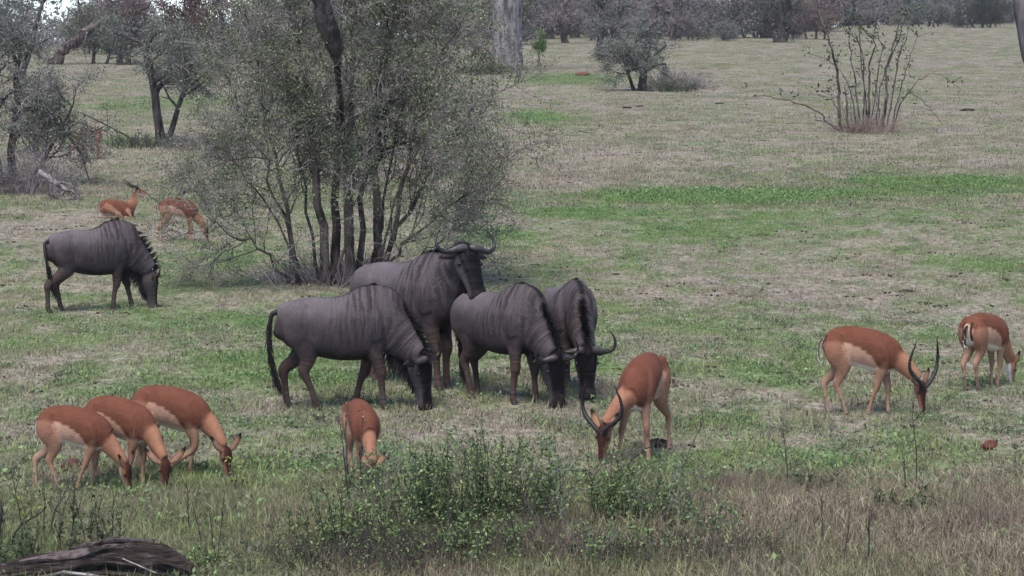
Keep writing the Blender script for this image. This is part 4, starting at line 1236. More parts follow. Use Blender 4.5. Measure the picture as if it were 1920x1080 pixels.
# -- open many-stemmed shrub on the right
def open_shrub():
    b = G(1625, 248)
    root = thing('open_shrub', 'open shrub of thin bare upright stems with a few big dark leaves', 'shrub', b)
    r = np.random.default_rng(150)
    lines = [([(1578, 246), (1573, 190), (1570, 135), (1556, 80), (1535, 20), (1530, -20)], .075, .02), ([(1590, 246), (1588, 200), (1586, 170)], .05, .03), ([(1612, 246), (1606, 170), (1596, 110), (1590, 40)], .045, .015),
             ([(1627, 246), (1631, 170), (1630, 120), (1640, 80), (1610, 50)], .06, .016), ([(1630, 122), (1612, 90), (1590, 62), (1575, 40)], .035, .012), ([(1632, 128), (1652, 100), (1645, 60)], .03, .01),
             ([(1655, 246), (1662, 180), (1664, 120), (1678, 75), (1688, 20)], .07, .015), ([(1664, 140), (1685, 110), (1700, 70), (1712, 20)], .035, .01), ([(1668, 172), (1690, 165), (1702, 120), (1722, 60)], .03, .01),
             ([(1645, 246), (1648, 200), (1640, 150)], .035, .012), ([(1605, 246), (1600, 190), (1580, 140), (1548, 110), (1512, 100)], .03, .008), ([(1672, 246), (1680, 200), (1700, 175), (1735, 142), (1765, 142), (1800, 168)], .028, .007),
             ([(1672, 172), (1700, 176), (1735, 195), (1768, 235)], .03, .007), ([(1582, 246), (1548, 228), (1538, 212), (1480, 190), (1430, 180), (1388, 188)], .055, .007), ([(1578, 240), (1568, 200), (1548, 182), (1520, 174)], .03, .008),
             ([(1580, 246), (1555, 230), (1528, 225)], .03, .015), ([(1618, 246), (1620, 150), (1612, 60), (1600, 0)], .035, .012), ([(1640, 246), (1655, 150), (1690, 60), (1700, -10)], .03, .01)]
    lines = [([(a + 0, c, r.uniform(-.6, .6) * (i / len(u))) for i, (a, c) in enumerate(u)], r0, r1) for u, r0, r1 in lines]
    tb, tw, A = Tubes(), Tubes(), []
    for uvs, r0, r1 in lines:
        p = np.array(at_local(root, *uvs)); p[0, 2] = -.03
        C, tt = catmull(p, 6); C = C + r.normal(0, .018, C.shape); tb.add(C, (r0 + (r1 - r0) * tt) * .8, 6)
        for k in range(5):
            i = r.integers(len(C) // 3, len(C)); d = r.normal(0, 1, 3); d[2] = abs(d[2]); d /= np.linalg.norm(d); L = r.uniform(.2, .6)
            q = [C[i], C[i] + d * L * .6 + r.normal(0, .04, 3), C[i] + d * L + np.array([0, 0, .1])]
            tw.add(q, [.010, .008, .004], 3); A += [q[1], q[2]]
        A.append(C[-1])
    A = np.array(A); A = A[A[:, 2] > 1.2]
    for k in range(60):
        x = r.normal(0, .5); L = r.uniform(.4, 1.6); p0 = np.array([x, r.normal(0, .25), -.02])
        d = np.array([x * .25 + r.normal(0, .12), r.normal(0, .12), 1])
        tw.add([p0, p0 + d * L * .5, p0 + d * L + r.normal(0, .05, 3)], [.011, .009, .004], 3)
    tb.build('stems', M['bark_brown'], root); tag(tw.build('twigs', M['twig'], root), kind='stuff')
    i = r.integers(0, len(A), 420); P = A[i] + r.normal(0, .10, (420, 3))
    V, Fc, at = leaves_mesh(P, .15, r, .42, .1)
    tag(mesh_obj('leaves', V, Fc, M['leaf_dark'], root, False, {'leaf': at}), kind='stuff')
    for u_, v_ in ((1598, 68), (1612, 88), (1690, 34), (1650, 22), (1600, 20), (1585, 92), (1690, 100), (1556, 60), (1648, 118)):
        c_ = np.array(at_local(root, (u_, v_))[0]); A = np.concatenate([A, c_ + r.normal(0, .16, (14, 3))])
    i = r.integers(0, len(A), 520); P = A[i] + r.normal(0, .12, (520, 3)) + np.array([0, 0, .1])
    V, Fc, at = leaves_mesh(P, .13, r, .4, .1)
    tag(mesh_obj('leaves', V, Fc, M['leaf_green'], root, False, {'leaf': at}), kind='stuff')
open_shrub()
thicket('dry_tussock', 'reddish dry growth around the feet of the open shrub stems', 1628, 250, 151, 300, .95, .6, M['hair_dry'] if 'hair_dry' in M else M['twig'], None, 0, lean=.35, rad=.008)

# -- the great grey trunk
def grey_trunk():
    root = thing('leadwood_tree', 'massive pale grey trunk standing behind the big bush, rising out of the photo', 'tree', G(950, 132))
    r = np.random.default_rng(160)
    rows = []
    zz = np.linspace(-.1, 9, 60); m = 40
    V = []
    for z in zz:
        R0 = np.interp(z, [-.1, .3, 1.2, 4, 9], [1.12, .98, .88, .84, .75])
        th = np.arange(m) * 2 * math.pi / m
        rr = R0 * (1 + .05 * np.sin(th * 7 + z * .25) + .03 * np.sin(th * 13 - z * .5) + .07 * (vnoise(th * 5, np.full(m, z * .5), 3) - .5) + .05 * (vnoise(th * 14, np.full(m, z * .9), 4) - .5))
        V.append(np.stack([rr * np.cos(th), rr * np.sin(th), np.full(m, z)], 1))
    n = len(zz); V = np.concatenate(V)
    i = np.arange(n - 1)[:, None] * m; j = np.arange(m)[None]; k = (j + 1) % m
    Fc = np.stack([i + j, i + k, i + m + k, i + m + j], -1).reshape(-1, 4)
    mesh_obj('trunk', V, Fc, M['bark_grey'], root, True)
    P = Plant(161, tree_spec(1.6, .5, .8, 5, 5, 4, 0, 2))
    for d in ((-.7, .1, 1), (.6, .3, 1), (.1, -.6, 1), (.2, .8, .9)): P.branch((d[0] * .5, d[1] * .5, 8.3), d, 3.2, .34, 0)
    P.finish(root, M['bark_grey'], M['twig'], (P.leaves(5000, .12, .25), M['leaf_grey']), ('limb', 'branches', 'crown'))
grey_trunk()
tree('sapling', 'small dark green sapling just right of the massive grey trunk', 1008, 124, 165, tree_spec(.22, .35, .8, 8, 6, 4, 0, 1.5), [((0, 0, 0), (.05, 0, 1), 1.9, .05)], M['bark_brown'], M['twig_dark'], M['leaf_bush'], 2600, .10, .10)
for q, (u, v, h, rx, n) in enumerate([(905, 140, .8, 1.2, 90), (935, 136, .6, 1.0, 70)]):
    thicket('low_shrub', ['olive scrub in front of the massive grey trunk at its left', 'short olive scrub at the foot of the massive grey trunk'][q], u, v, 166 + q, n, rx, h, M['twig_dark'], M['leaf_green'], 1600, .09, rad=.014)

M['leaf_hazy'] = leaf_mat('hazed_grey_leaves', [(0.0, (0.06, 0.068, 0.06)), (0.5, (0.14, 0.15, 0.125)), (1.0, (0.28, 0.29, 0.25))])  # grey leaves paled for far trees: distance haze put into the colour
# -- trees along the far side
tree('shade_tree', 'broad grey twiggy tree on a black trunk, left of the small rounded tree', 1125, 101, 170, tree_spec(1.15, .35, .95, 9, 8, 6, .03, 2.4), [((0, 0, 0), (-.05, 0, 1), 4.6, .30), ((.35, .2, 0), (.15, 0, 1), 4.0, .18)], M['bark_dark'], M['twig'], M['leaf_hazy'], 8000, .11, .2)
tree('dark_tree', 'dark leafy tree with a thick shaggy foot at the far side of the meadow', 1464, 80, 171, tree_spec(1.0, .25, .8, 11, 8, 6, .0, 2.4), [((0, 0, 0), (0, 0, 1), 4.0, .42), ((-.4, 0, 0), (-.5, 0, 1), 3.6, .2), ((.4, .1, 0), (.5, .1, 1), 3.6, .2)], M['bark_dark'], M['twig_dark'], M['leaf_grey'], 6000, .11, .2)
tree('bare_tree', 'tall bare dark trunk, left one of the pair at the top of the photo', 1338, 64, 172, tree_spec(1.3, .6, .7, 6, 6, 5, 0, 2.4), [((0, 0, 0), (-.1, 0, 1), 6.5, .26)], M['bark_dark'], M['twig_dark'], M['leaf_grey'], 3000, .14, .3)
tree('bare_tree', 'tall bare dark trunk, right one of the pair at the top of the photo', 1352, 64, 173, tree_spec(1.3, .6, .7, 6, 6, 5, 0, 2.4), [((0, 0, 0), (.06, 0, 1), 6.5, .20)], M['bark_dark'], M['twig_dark'], M['leaf_grey'], 3000, .14, .3)
tree('forked_tree', 'leaning forked dark tree left of the pair of bare trunks', 1300, 58, 174, tree_spec(1.2, .5, .8, 7, 6, 5, 0, 2.4), [((0, 0, 0), (-.25, 0, 1), 5, .2), ((-.9, 0, 0), (.35, 0, 1), 5, .16)], M['bark_dark'], M['twig_dark'], M['leaf_green'], 5000, .14, .3)
tree('russet_tree', 'rust brown leafy shrub tree at the far side right of the dark leafy tree', 1530, 74, 175, tree_spec(.9, .2, .9, 9, 8, 6, .02, 2.4), [((0, 0, 0), (0, 0, 1), 2.8, .14), ((.8, 0, 0), (.2, 0, 1), 2.6, .1), ((-.9, .3, 0), (-.2, 0, 1), 2.6, .1)], M['bark_brown'], M['twig'], M['leaf_russet'], 9000, .13, .22, cat='shrub')
tree('dark_bush', 'round dark bush on the grass at the top right corner', 1842, 52, 176, tree_spec(1.3, .1, 1.0, 10, 8, 6, .0, 2.6), [((0, 0, 0), (0, 0, 1), 2.0, .2), ((1.0, 0, 0), (.4, 0, 1), 1.9, .15), ((-1.0, .3, 0), (-.4, 0, 1), 1.9, .15)], M['bark_dark'], M['twig_dark'], M['leaf_dark'], 12000, .15, .25, cat='bush')
tree('grey_bush', 'pale grey green bush left of the round dark bush', 1742, 50, 177, tree_spec(.9, .1, 1.0, 9, 7, 6, 0, 2.6), [((0, 0, 0), (0, 0, 1), 2.4, .15), ((1.2, 0, 0), (.3, 0, 1), 2.2, .12), ((-1.3, .3, 0), (-.3, 0, 1), 2.2, .12)], M['bark_brown'], M['twig'], M['leaf_grey'], 10000, .16, .28, cat='bush')
sticks('fallen_tree', 'black fallen trunk slanting down behind the bushes at the top right', 'tree', (1800, 34), [([(1690, -14), (1745, 2), (1790, 14), (1835, 34)], .34, .22), ([(1745, 2), (1700, 8), (1650, 14)], .2, .06), ([(1765, 8), (1760, -10), (1758, -40)], .2, .12)], M['bark_dark'], 178, 3, 1.4, 9, M['twig_dark'], .02)
tree('russet_tree', 'brown-leaved tree above the slim tree on the left', 350, 128, 179, tree_spec(1.05, .3, .95, 10, 8, 6, .02, 2.0), [((0, 0, 0), (0, 0, 1), 3.6, .2), ((.6, .3, 0), (.3, 0, 1), 3.4, .12)], M['bark_dark'], M['twig'], M['leaf_russet'], 9000, .15, .22)
tree('russet_tree', 'purple-brown tree with a forked black trunk at the top left', 228, 122, 180, tree_spec(1.1, .45, .85, 9, 7, 6, .0, 2.0), [((-.1, 0, 0), (-.08, 0, 1), 3.6, .2), ((.4, .2, 0), (.1, 0, 1), 3.6, .16)], M['bark_dark'], M['twig'], M['leaf_russet'], 5000, .11, .25)
sticks('leaning_tree', 'thick dark trunk leaning right at the far edge of the grass on the left', 'tree', (105, 121), [([(100, 124), (112, 104), (128, 86), (150, 70), (190, 40), (240, 20)], .42, .16), ([(150, 70), (150, 30), (140, -30)], .12, .05), ([(150, 72), (180, 60), (210, 70)], .10, .05)], M['bark_brown'], 181, 6, 1.3, 10, M['twig'], .018)
tree('green_tree', 'leafy green crown drooping over the leaning trunk on the left', 175, 120, 182, tree_spec(.9, .15, 1.0, 10, 8, 6, .03, 2.0), [((0, 0, 0), (.1, 0, 1), 2.6, .12), ((.8, .3, 0), (.2, 0, 1), 2.4, .1)], M['bark_brown'], M['twig'], M['leaf_green'], 9000, .11, .2)
tree('tall_tree', 'tall dark trunk with a limb reaching right in the top left corner', 40, 150, 183, tree_spec(1.0, .55, .95, 8, 7, 6, .02, 1.6), [((0, 0, 0), (.12, 0, 1), 5.0, .16)], M['bark_dark'], M['twig_dark'], M['leaf_grey'], 7000, .06, .12)

# -- repeated far trees: five kinds, copied
def far_wood():
    kinds = []
    defs = [('far_tree', 'hazy grey green tree in the wood along the top edge', M['leaf_hazy'], M['bark_brown'], M['twig'], 2700, .16),
            ('far_tree', 'hazy bare purple-grey tree in the wood along the top edge', None, M['bark_brown'], M['twig'], 0, .2),
            ('far_tree', 'hazy dark green tree in the wood along the top edge', M['leaf_green'], M['bark_dark'], M['twig'], 2500, .16),
            ('far_tree', 'hazy russet brown tree in the wood along the top edge', M['leaf_russet'], M['bark_brown'], M['twig'], 2200, .15),
            ('far_shrub', 'hazy grey twiggy shrub at the foot of the wood', M['leaf_grey'], M['bark_brown'], M['twig'], 2600, .15)]
    spots = []
    r = np.random.default_rng(190)
    def add(u, dist, k, s): 
        x = (u - 960) / F * dist; spots.append((x, dist, k, s))
    for k in range(15):   # behind the left crest
        add(r.uniform(-60, 520), r.uniform(205, 330), r.choice([0, 1, 1, 2, 3, 4, 4]), r.uniform(.8, 1.2))
    for k in range(26):   # middle
        add(r.uniform(480, 1100), r.uniform(235, 350), r.choice([0, 1, 1, 2, 3, 4]), r.uniform(1.2, 1.8))
    for k in range(34):
        add(r.uniform(1020, 1560), r.uniform(275, 370), r.choice([0, 0, 1, 1, 2, 3, 4]), r.uniform(1.3, 2.0))
    for k in range(34):
        add(r.uniform(1520, 1990), r.uniform(405, 470), r.choice([0, 0, 1, 1, 2, 2, 4]), r.uniform(1.7, 2.6))
    for k in range(34):   # scrub along the edge of the wood
        u = r.uniform(330, 1900); c = float(crest_dist((u - 960) / F * 300, 300.0)); add(u, c + r.uniform(-14, 25), r.choice([4, 4, 4, 1]), r.uniform(.6, 1.1))
    first = {}
    for x, y, k, s in spots:
        loc = Vector((x, y, tz(x, y) - .05)); rz = r.uniform(0, 6.28)
        if k not in first:
            nm, lb, lm, wm, tm, nl, sz = defs[k]
            root = thing(nm, lb, 'shrub' if k == 4 else 'tree', loc, rz, 'trees of the far wood' if k < 4 else 'shrubs of the far wood', s)
            root['label'] = lb
            if k == 4: tr = [((0, 0, 0), (0, 0, 1), 1.5, .08), ((.6, .2, 0), (.5, .1, 1), 1.4, .06), ((-.6, -.2, 0), (-.5, .1, 1), 1.5, .06)]; sp_ = tree_spec(.7, .1, .95, 8, 7, 5, 0, 3.2)
            else: tr = [((0, 0, 0), (.05 * (k - 1), 0, 1), 3.6, .24), ((.4, .2, 0), (.35, .1, 1), 3.0, .14)]; sp_ = tree_spec(1.25, [.2, .3, .15, .25][k], .9, 9, 7, 5, .01, 3.2)
            P = Plant(200 + k, sp_)
            for o, d, L, rr in tr: P.branch(np.array(o) + np.array([0, 0, -.1]), d, L, rr, 0)
            P.finish(root, wm, tm, (P.leaves(nl, sz, .28), lm) if nl else None)
            first[k] = root
        else:
            copy_tree(first[k], loc, rz, s)
    # the wood beyond, read as one mass
    V, Fc, at = [], [], []
    n = 46000
    u = r.uniform(-150, 2070, n)
    dist = r.uniform(0, 1, n) ** .7
    yb = np.interp(u, [0, 500, 1000, 1300, 1900], [330, 350, 400, 450, 560]) + dist * 320
    x = (u - 960) / F * yb
    hh = np.abs(r.normal(0, 1, n)); top = np.interp(u, [0, 450, 700], [1.5, 2.0, 7.0]) + 8 * fbm(x * .12, yb * .05, 91, 3)
    z = terrain(x, yb) + np.minimum(r.uniform(0, 1, n) ** 1.1, 1) * top
    P = np.stack([x, yb, z], 1)
    V, Fc, at = leaves_mesh(P, .75, r, .6)
    tone = np.repeat(np.clip(fbm(x * .2, yb * .1, 95, 2) + r.normal(0, .18, n), 0, 1), 4)
    o = mesh_obj('woodland', V, Fc, M['leaf_far'], None, False, {'leaf': tone}); tag(o, kind='stuff')
M['leaf_far'] = leaf_mat('far_foliage', [(0.0, (0.07, 0.075, 0.07)), (0.5, (0.14, 0.145, 0.13)), (1.0, (0.25, 0.235, 0.22))])
far_wood()
# ------------------------------------------------------------------ foreground shrubs, weeds, log, stones
def shrub(name, label, u, v, seed, n, h, rx, nl, leafm=None, size=.03, group='leafy shrubs in the foreground', twig=None, lean=.45):
    root = thing(name, label, 'shrub', G(u, v), 0, group)
    r = np.random.default_rng(seed); tb = Tubes(); A = []
    for k in range(n):
        p = np.array([r.normal(0, rx * .30), r.normal(0, rx * .25), -.03])
        a = r.uniform(0, 6.28); ln = abs(r.normal(0, lean))
        d = np.array([math.cos(a) * ln, math.sin(a) * ln, 1.0]); d /= np.linalg.norm(d)
        L = h * r.uniform(.45, 1.08)
        P = [p]
        for q in range(7):
            d = d + r.normal(0, .13, 3) + np.array([0, 0, .03]); d /= np.linalg.norm(d); P.append(P[-1] + d * L / 7)
        P = np.array(P); tb.add(P, .0055 * np.linspace(1, .35, 8), 4)
        i0 = r.integers(1, 3)
        Q = np.linspace(i0, 7, 26); A.append(np.stack([np.interp(Q, np.arange(8), P[:, c]) for c in range(3)], 1))
        for q in range(r.integers(3, 7)):
            i = r.integers(1, 7); e = d * .6 + r.normal(0, .55, 3); e[2] = abs(e[2]); e /= np.linalg.norm(e); l2 = L * r.uniform(.14, .4)
            B = np.array([P[i], P[i] + e * l2 * .5, P[i] + e * l2 + r.normal(0, .02, 3)])
            tb.add(B, [.0035, .0028, .0016], 3)
            Q = np.linspace(.2, 2, 12); A.append(np.stack([np.interp(Q, np.arange(3), B[:, c]) for c in range(3)], 1))
    tb.build('stems', twig or M['twig_dark'], root); root.children[0]['kind'] = 'stuff'
    A = np.concatenate(A); i = r.integers(0, len(A), nl)
    P = A[i] + r.normal(0, size * .35, (nl, 3)); P = P[P[:, 2] > .03]
    V, Fc, at = leaves_mesh(P, size, r, .5)
    tag(mesh_obj('leaves', V, Fc, leafm or M['leaf_bush'], root, False, {'leaf': at}), kind='stuff')
    return root
SH = [
 ('tallest leafy shrub at the centre of the foreground', 830, 1000, 26, .74, .62, 2600),
 ('leafy shrub in the foreground directly below the grazing head of the nearest wildebeest', 775, 985, 20, .66, .5, 1800),
 ('leafy shrub in the foreground below the middle wildebeest', 925, 985, 22, .70, .55, 2000),
 ('leafy shrub with thin upright tips below the face on wildebeest', 1010, 990, 22, .68, .55, 2000),
 ('low spreading shrub at the bottom edge below the head on impala', 690, 1030, 22, .55, .7, 1700),
 ('leafy shrub hiding the legs of the head on impala', 668, 925, 16, .36, .34, 900),
 ('dark leafy shrub directly below the impala ram that grazes towards the viewer', 1150, 985, 22, .60, .42, 1900),
 ('leafy shrub with outspread tips right of the one below the ram', 1235, 995, 20, .56, .45, 1600),
 ('low dark shrub at the bottom edge between the two taller clumps', 880, 1066, 26, .52, .8, 2200),
 ('low shrub fading into the brown grass at the right end of the shrubs', 1330, 1012, 18, .42, .6, 1100),
 ('loose low shrub at the left end of the shrubs', 590, 1010, 16, .42, .6, 900),
 ('dark low shrub on the bottom edge right of centre', 1120, 1070, 20, .45, .6, 1500),
]
for k, (lb, u, v, n, h, rx, nl) in enumerate(SH):
    shrub('leafy_shrub', lb, u, v, 300 + k, int(n * (1.5 if h > .53 else .9)), h * (1.25 if h > .53 else 1.0), rx, int(nl * (1.05 if h > .53 else .6)), size=.034, lean=.30, twig=M['twig'] if k % 2 else None)
shrub('leafy_shrub', 'blue green leafy weed low on the bottom edge below the rightmost shrubs', 1260, 1020, 331, 10, .22, .25, 420, M['leaf_green'], .04)
shrub('leafy_shrub', 'dark leafy weed standing alone in the brown grass on the right', 1690, 970, 332, 12, .28, .3, 420, M['leaf_green'], .045)
shrub('leafy_shrub', 'dim green weed in the brown grass left of the lone dark weed', 1550, 925, 333, 12, .22, .35, 360, M['leaf_green'], .04)
shrub('leafy_shrub', 'straggly weed with a few leaves standing behind the fallen log', 165, 1035, 334, 12, .62, .5, 330, M['leaf_green'], .042, lean=.3)
shrub('leafy_shrub', 'leafy weed overhanging the left end of the fallen log', 40, 1070, 335, 14, .5, .5, 600, M['leaf_green'], .04)
shrub('leafy_shrub', 'low leafy weed on the bottom edge right of the fallen log', 400, 1075, 336, 16, .3, .4, 700, M['leaf_bush'], .035)

def sprig(label, u, v, seed, nl=60, size=.04):
    root = thing('yellow_sprig', label, 'plant', G(u, v), 0, 'yellow green sprigs')
    r = np.random.default_rng(seed); tb = Tubes(); A = []
    for k in range(5):
        p = np.array([r.normal(0, .03), r.normal(0, .03), -.02]); d = np.array([r.normal(0, .2), r.normal(0, .2), 1])
        L = r.uniform(.18, .32); Q = np.array([p, p + d * L * .5, p + d * L + r.normal(0, .03, 3)]); tb.add(Q, [.004, .003, .002], 3); A += [Q[1], Q[2], (Q[1] + Q[2]) / 2]
    tb.build('stem', M['twig_dark'], root)
    A = np.array(A); P = A[r.integers(0, len(A), nl)] + r.normal(0, .03, (nl, 3))
    V, Fc, at = leaves_mesh(P, size, r, .55); tag(mesh_obj('leaves', V, Fc, M['leaf_yellow'], root, False, {'leaf': at}), kind='stuff')
sprig('yellow green sprig at the feet of the leftmost impala', 48, 985, 351)
sprig('yellow green sprig below the impala with the bent foreleg', 440, 915, 353, 40)

def stem_plant(label, uvs, r0, seed, side=0, leaf=0):
    b = uvs[0]
    root = thing('dry_weed', label, 'plant', G(*b), 0, 'tall thin weeds')
    r = np.random.default_rng(seed)
    p = np.array(at_local(root, *uvs)); p[0, 2] = -.04
    A, tt = catmull(p, 6); A = A + r.normal(0, .003, A.shape)
    tb = Tubes(); tb.add(A, r0 * (1 - .6 * tt), 5)
    tips = [A[-1]]
    for k in range(side):
        i = r.integers(len(A) // 3, len(A) - 1); d = r.normal(0, .6, 3); d[2] = abs(d[2]) + .5; d /= np.linalg.norm(d); L = r.uniform(.05, .2)
        q = [A[i], A[i] + d * L * .5, A[i] + d * L + r.normal(0, .01, 3)]; tb.add(q, [r0 * .5, r0 * .4, r0 * .25], 3); tips += [q[1], q[2]]
    tb.build('stem', M['twig_dark'], root)
    if leaf:
        T = np.array(tips); P = T[r.integers(0, len(T), leaf)] + r.normal(0, .012, (leaf, 3))
        V, Fc, at = leaves_mesh(P, .03, r, .45); tag(mesh_obj('leaves', V, Fc, M['leaf_bush'], root, False, {'leaf': at}), kind='stuff')
STEMS = [
 ('upright dark stem in front of the left flank of the head on impala', [(656, 960), (652, 880), (648, 800), (654, 742)], .006, 5, 14),
 ('thin stem in front of the chest of the head on impala', [(678, 950), (676, 860), (680, 790), (682, 776)], .004, 4, 16),
 ('leaning stem left of the head on impala with small leaves', [(655, 945), (645, 860), (640, 810), (634, 782)], .005, 4, 16),
 ('bare branched twig reaching up right of the front facing ram', [(1255, 960), (1275, 890), (1300, 830), (1328, 770)], .005, 9, 0),
 ('thin bare twig curving towards the hind foot of the front facing ram', [(1140, 935), (1180, 868), (1225, 835), (1262, 835)], .005, 4, 6),
 ('tall thin stem right of the grazing head of the ram with tall horns', [(1720, 920), (1717, 840), (1712, 780), (1718, 700)], .004, 5, 18),
 ('short dark stem with a seed head left of the tall thin stem on the right', [(1700, 930), (1696, 890), (1694, 862)], .005, 3, 12),
 ('thin dry stem in the yellow green grass right of the ram', [(1478, 920), (1474, 860), (1468, 805)], .004, 4, 8),
 ('dark twig leaning right in front of the leftmost impala', [(95, 1010), (100, 965), (125, 920), (142, 885)], .006, 4, 6),
 ('long pale branch rising from the left bottom corner towards the impala legs', [(2, 1030), (35, 990), (70, 965), (88, 950)], .009, 4, 4),
 ('thin upright twig in front of the leftmost impala at its forelegs', [(138, 1020), (139, 960), (140, 905)], .004, 3, 6),
 ('thin upright stem in front of the leftmost impala between its hind legs', [(82, 1010), (83, 940), (80, 880)], .004, 3, 6),
 ('forked upright twig in front of the grazing head of the leftmost impala', [(210, 1015), (212, 960), (214, 925)], .004, 4, 14),
 ('slanting weed stem left of the fallen log pointing at the leftmost impala', [(50, 1040), (36, 960), (20, 880)], .005, 4, 6),
 ('dry grass stem right of the log, nearest to it', [(380, 1040), (372, 990), (362, 950)], .004, 1, 0),
 ('dry grass stem right of the log, second from it', [(402, 1046), (396, 990), (391, 950)], .004, 1, 0),
 ('dry grass stem right of the log, third from it with a lean to the right', [(408, 1040), (415, 980), (421, 925)], .004, 2, 0),
 ('thin dry stem below the muzzle of the impala with the bent foreleg', [(355, 990), (352, 940), (350, 900)], .004, 2, 0),
 ('dark stem standing in the brown grass at the bottom right', [(1630, 1078), (1629, 1000), (1630, 950)], .006, 3, 4),
 ('pale stem leaning in the brown grass at the bottom right', [(1578, 1078), (1590, 1000), (1594, 950)], .005, 3, 2),
 ('thin stem in the brown grass below the reddish tuft', [(1545, 1030), (1541, 970), (1540, 930)], .004, 3, 2),
]
for k, (lb, uvs, r0, sd, lf) in enumerate(STEMS): stem_plant(lb, uvs, r0 * 1.6, 400 + k, sd, lf)
for k, (lb, u, v, rx, h, n) in enumerate([('reddish dry tussock at the left end of the brown grass', 1372, 925, .28, .26, 300), ('pinkish dry tussock in the brown grass beside the reddish one', 1455, 935, .26, .22, 230),
      ('dark reddish dry tussock right of the pinkish one', 1535, 928, .26, .2, 220), ('pale dry tussock leaning into the shrubs at the bottom centre', 1045, 1060, .35, .42, 320), ('grey dry tussock at the right edge of the brown grass', 1850, 1000, .5, .35, 380)]):
    t_ = thicket('dry_tussock', lb, u, v, 450 + k, n, rx, h, M['hair_dry'], None, 0, cat='grass tussock', lean=.4, rad=.0032, group='dry tussocks in the foreground', sub=0)

for k, (lb, u, v, rx, h, n) in enumerate([('tangle of grey twigs at the bottom edge under the low spreading shrub', 640, 1062, .6, .38, 200), ('tangle of grey twigs at the bottom edge below the tallest shrub', 800, 1070, .7, .4, 240),
      ('tangle of brown twigs at the bottom edge right of the pale tussock', 1180, 1066, .6, .36, 200), ('tangle of brown twigs between the shrubs and the brown grass', 1330, 1055, .7, .32, 200), ('tangle of grey twigs among the middle shrubs', 960, 1040, .6, .42, 200)]):
    thicket('twig_tangle', lb, u, v, 470 + k, n, rx, h, M['twig_dark'], M['leaf_bush'], 900, .03, cat='shrub', lean=.9, rad=.0042, group='twig tangles in the foreground', sub=3)

# -- the fallen log
def log():
    root = thing('fallen_log', 'weathered grey fallen log with lifted bark in the bottom left corner', 'log', G(212, 1090) - Vector((0, 0, .05)), 0)
    r = np.random.default_rng(500)
    n, m = 90, 72
    xs = np.linspace(-1.0, .72, n); th = np.arange(m) * 2 * math.pi / m
    V = []
    for x in xs:
        R0 = np.interp(x, [-1.0, -.6, 0, .4, .62, .72], [.10, .15, .20, .19, .13, .05])
        zc = np.interp(x, [-1.0, -.5, 0, .5, .72], [.06, .12, .15, .10, .03])
        rr = R0 * (.86 + .7 * (vnoise(th * 4.5, np.full(m, x * 1.6), 7) - .5) + .35 * (vnoise(th * 9, np.full(m, x * 5), 8) - .5) + .34 * (vnoise(th * 22, np.full(m, x * 2.2), 9) - .5))
        V.append(np.stack([np.full(m, x) + .02 * np.cos(th * 3), rr * np.cos(th) * 1.1, zc + rr * np.sin(th)], 1))
    V = np.concatenate(V + [np.array([[-1.0, 0, .06], [.74, 0, .03]])])
    i = np.arange(n - 1)[:, None] * m; j = np.arange(m)[None]; k = (j + 1) % m
    Fc = [tuple(f) for f in np.stack([i + j, i + m + j, i + m + k, i + k], -1).reshape(-1, 4)]
    for q in range(m): Fc.append((q, (q + 1) % m, n * m)); Fc.append(((n - 1) * m + (q + 1) % m, (n - 1) * m + q, n * m + 1))
    mesh_obj('wood', V, Fc, M['log'], root, True)
    # plates of bark standing off the wood
    for x0, x1, a, off, wd, lift in ((-.72, .10, 1.15, 1.12, .055, .0), (-.35, .32, 1.75, 1.16, .07, .05), (.0, .62, 2.2, 1.10, .06, .0), (-.9, -.25, 2.4, 1.12, .05, .0), (.15, .6, 2.9, 1.08, .05, -.01), (-.5, .05, 3.1, 1.1, .05, 0), (-.2, .3, 2.55, 1.12, .04, 0)):
        k_ = 12; top, bot = [], []
        for q in range(k_ + 1):
            t = q / k_; x = x0 + (x1 - x0) * t
            R0 = np.interp(x, [-1.0, -.6, 0, .4, .62, .72], [.10, .15, .20, .19, .13, .05]) * off
            zc = np.interp(x, [-1.0, -.5, 0, .5, .72], [.06, .12, .15, .10, .03])
            w_ = wd * (.35 + .65 * math.sin(math.pi * min(max(t, .06), .94))) * r.uniform(.75, 1.2) / max(R0, .05)
            aa = a + .12 * math.sin(t * 7 + a)
            row = [(x, -R0 * math.cos(e) * 1.1 * 1.0, zc + R0 * math.sin(e) * (.95 + .0 * t) + lift * t) for e in (aa - w_, aa - w_ * .3, aa + w_ * .3, aa + w_)]
            top.append(row); bot.append([(p[0], p[1] * .9, p[2] - .022) for p in row])
        Vv = [p for row in top for p in row] + [p for row in bot for p in row]
        o_ = (k_ + 1) * 4; Ff = []
        for q in range(k_):
            for e in range(3):
                b0 = q * 4 + e
                Ff.append((b0, b0 + 1, b0 + 5, b0 + 4)); Ff.append((o_ + b0 + 4, o_ + b0 + 5, o_ + b0 + 1, o_ + b0))
            for e in (0, 3):
                b0 = q * 4 + e; Ff.append((b0, b0 + 4, o_ + b0 + 4, o_ + b0))
        for q in (0, k_):
            for e in range(3): b0 = q * 4 + e; Ff.append((b0, b0 + 1, o_ + b0 + 1, o_ + b0))
        mesh_obj('bark', np.array(Vv), Ff, M['log_bark'], root, False)
    tb = Tubes()
    tb.add([(-.75, -.14, .05), (-.35, -.2, .16), (.0, -.24, .13)], [.02, .018, .008], 6); tb.add([(.1, -.16, .26), (.35, -.2, .16), (.55, -.17, .12)], [.007, .006, .003], 5)
    tb.build('broken_limb', M['deadwood'], root)
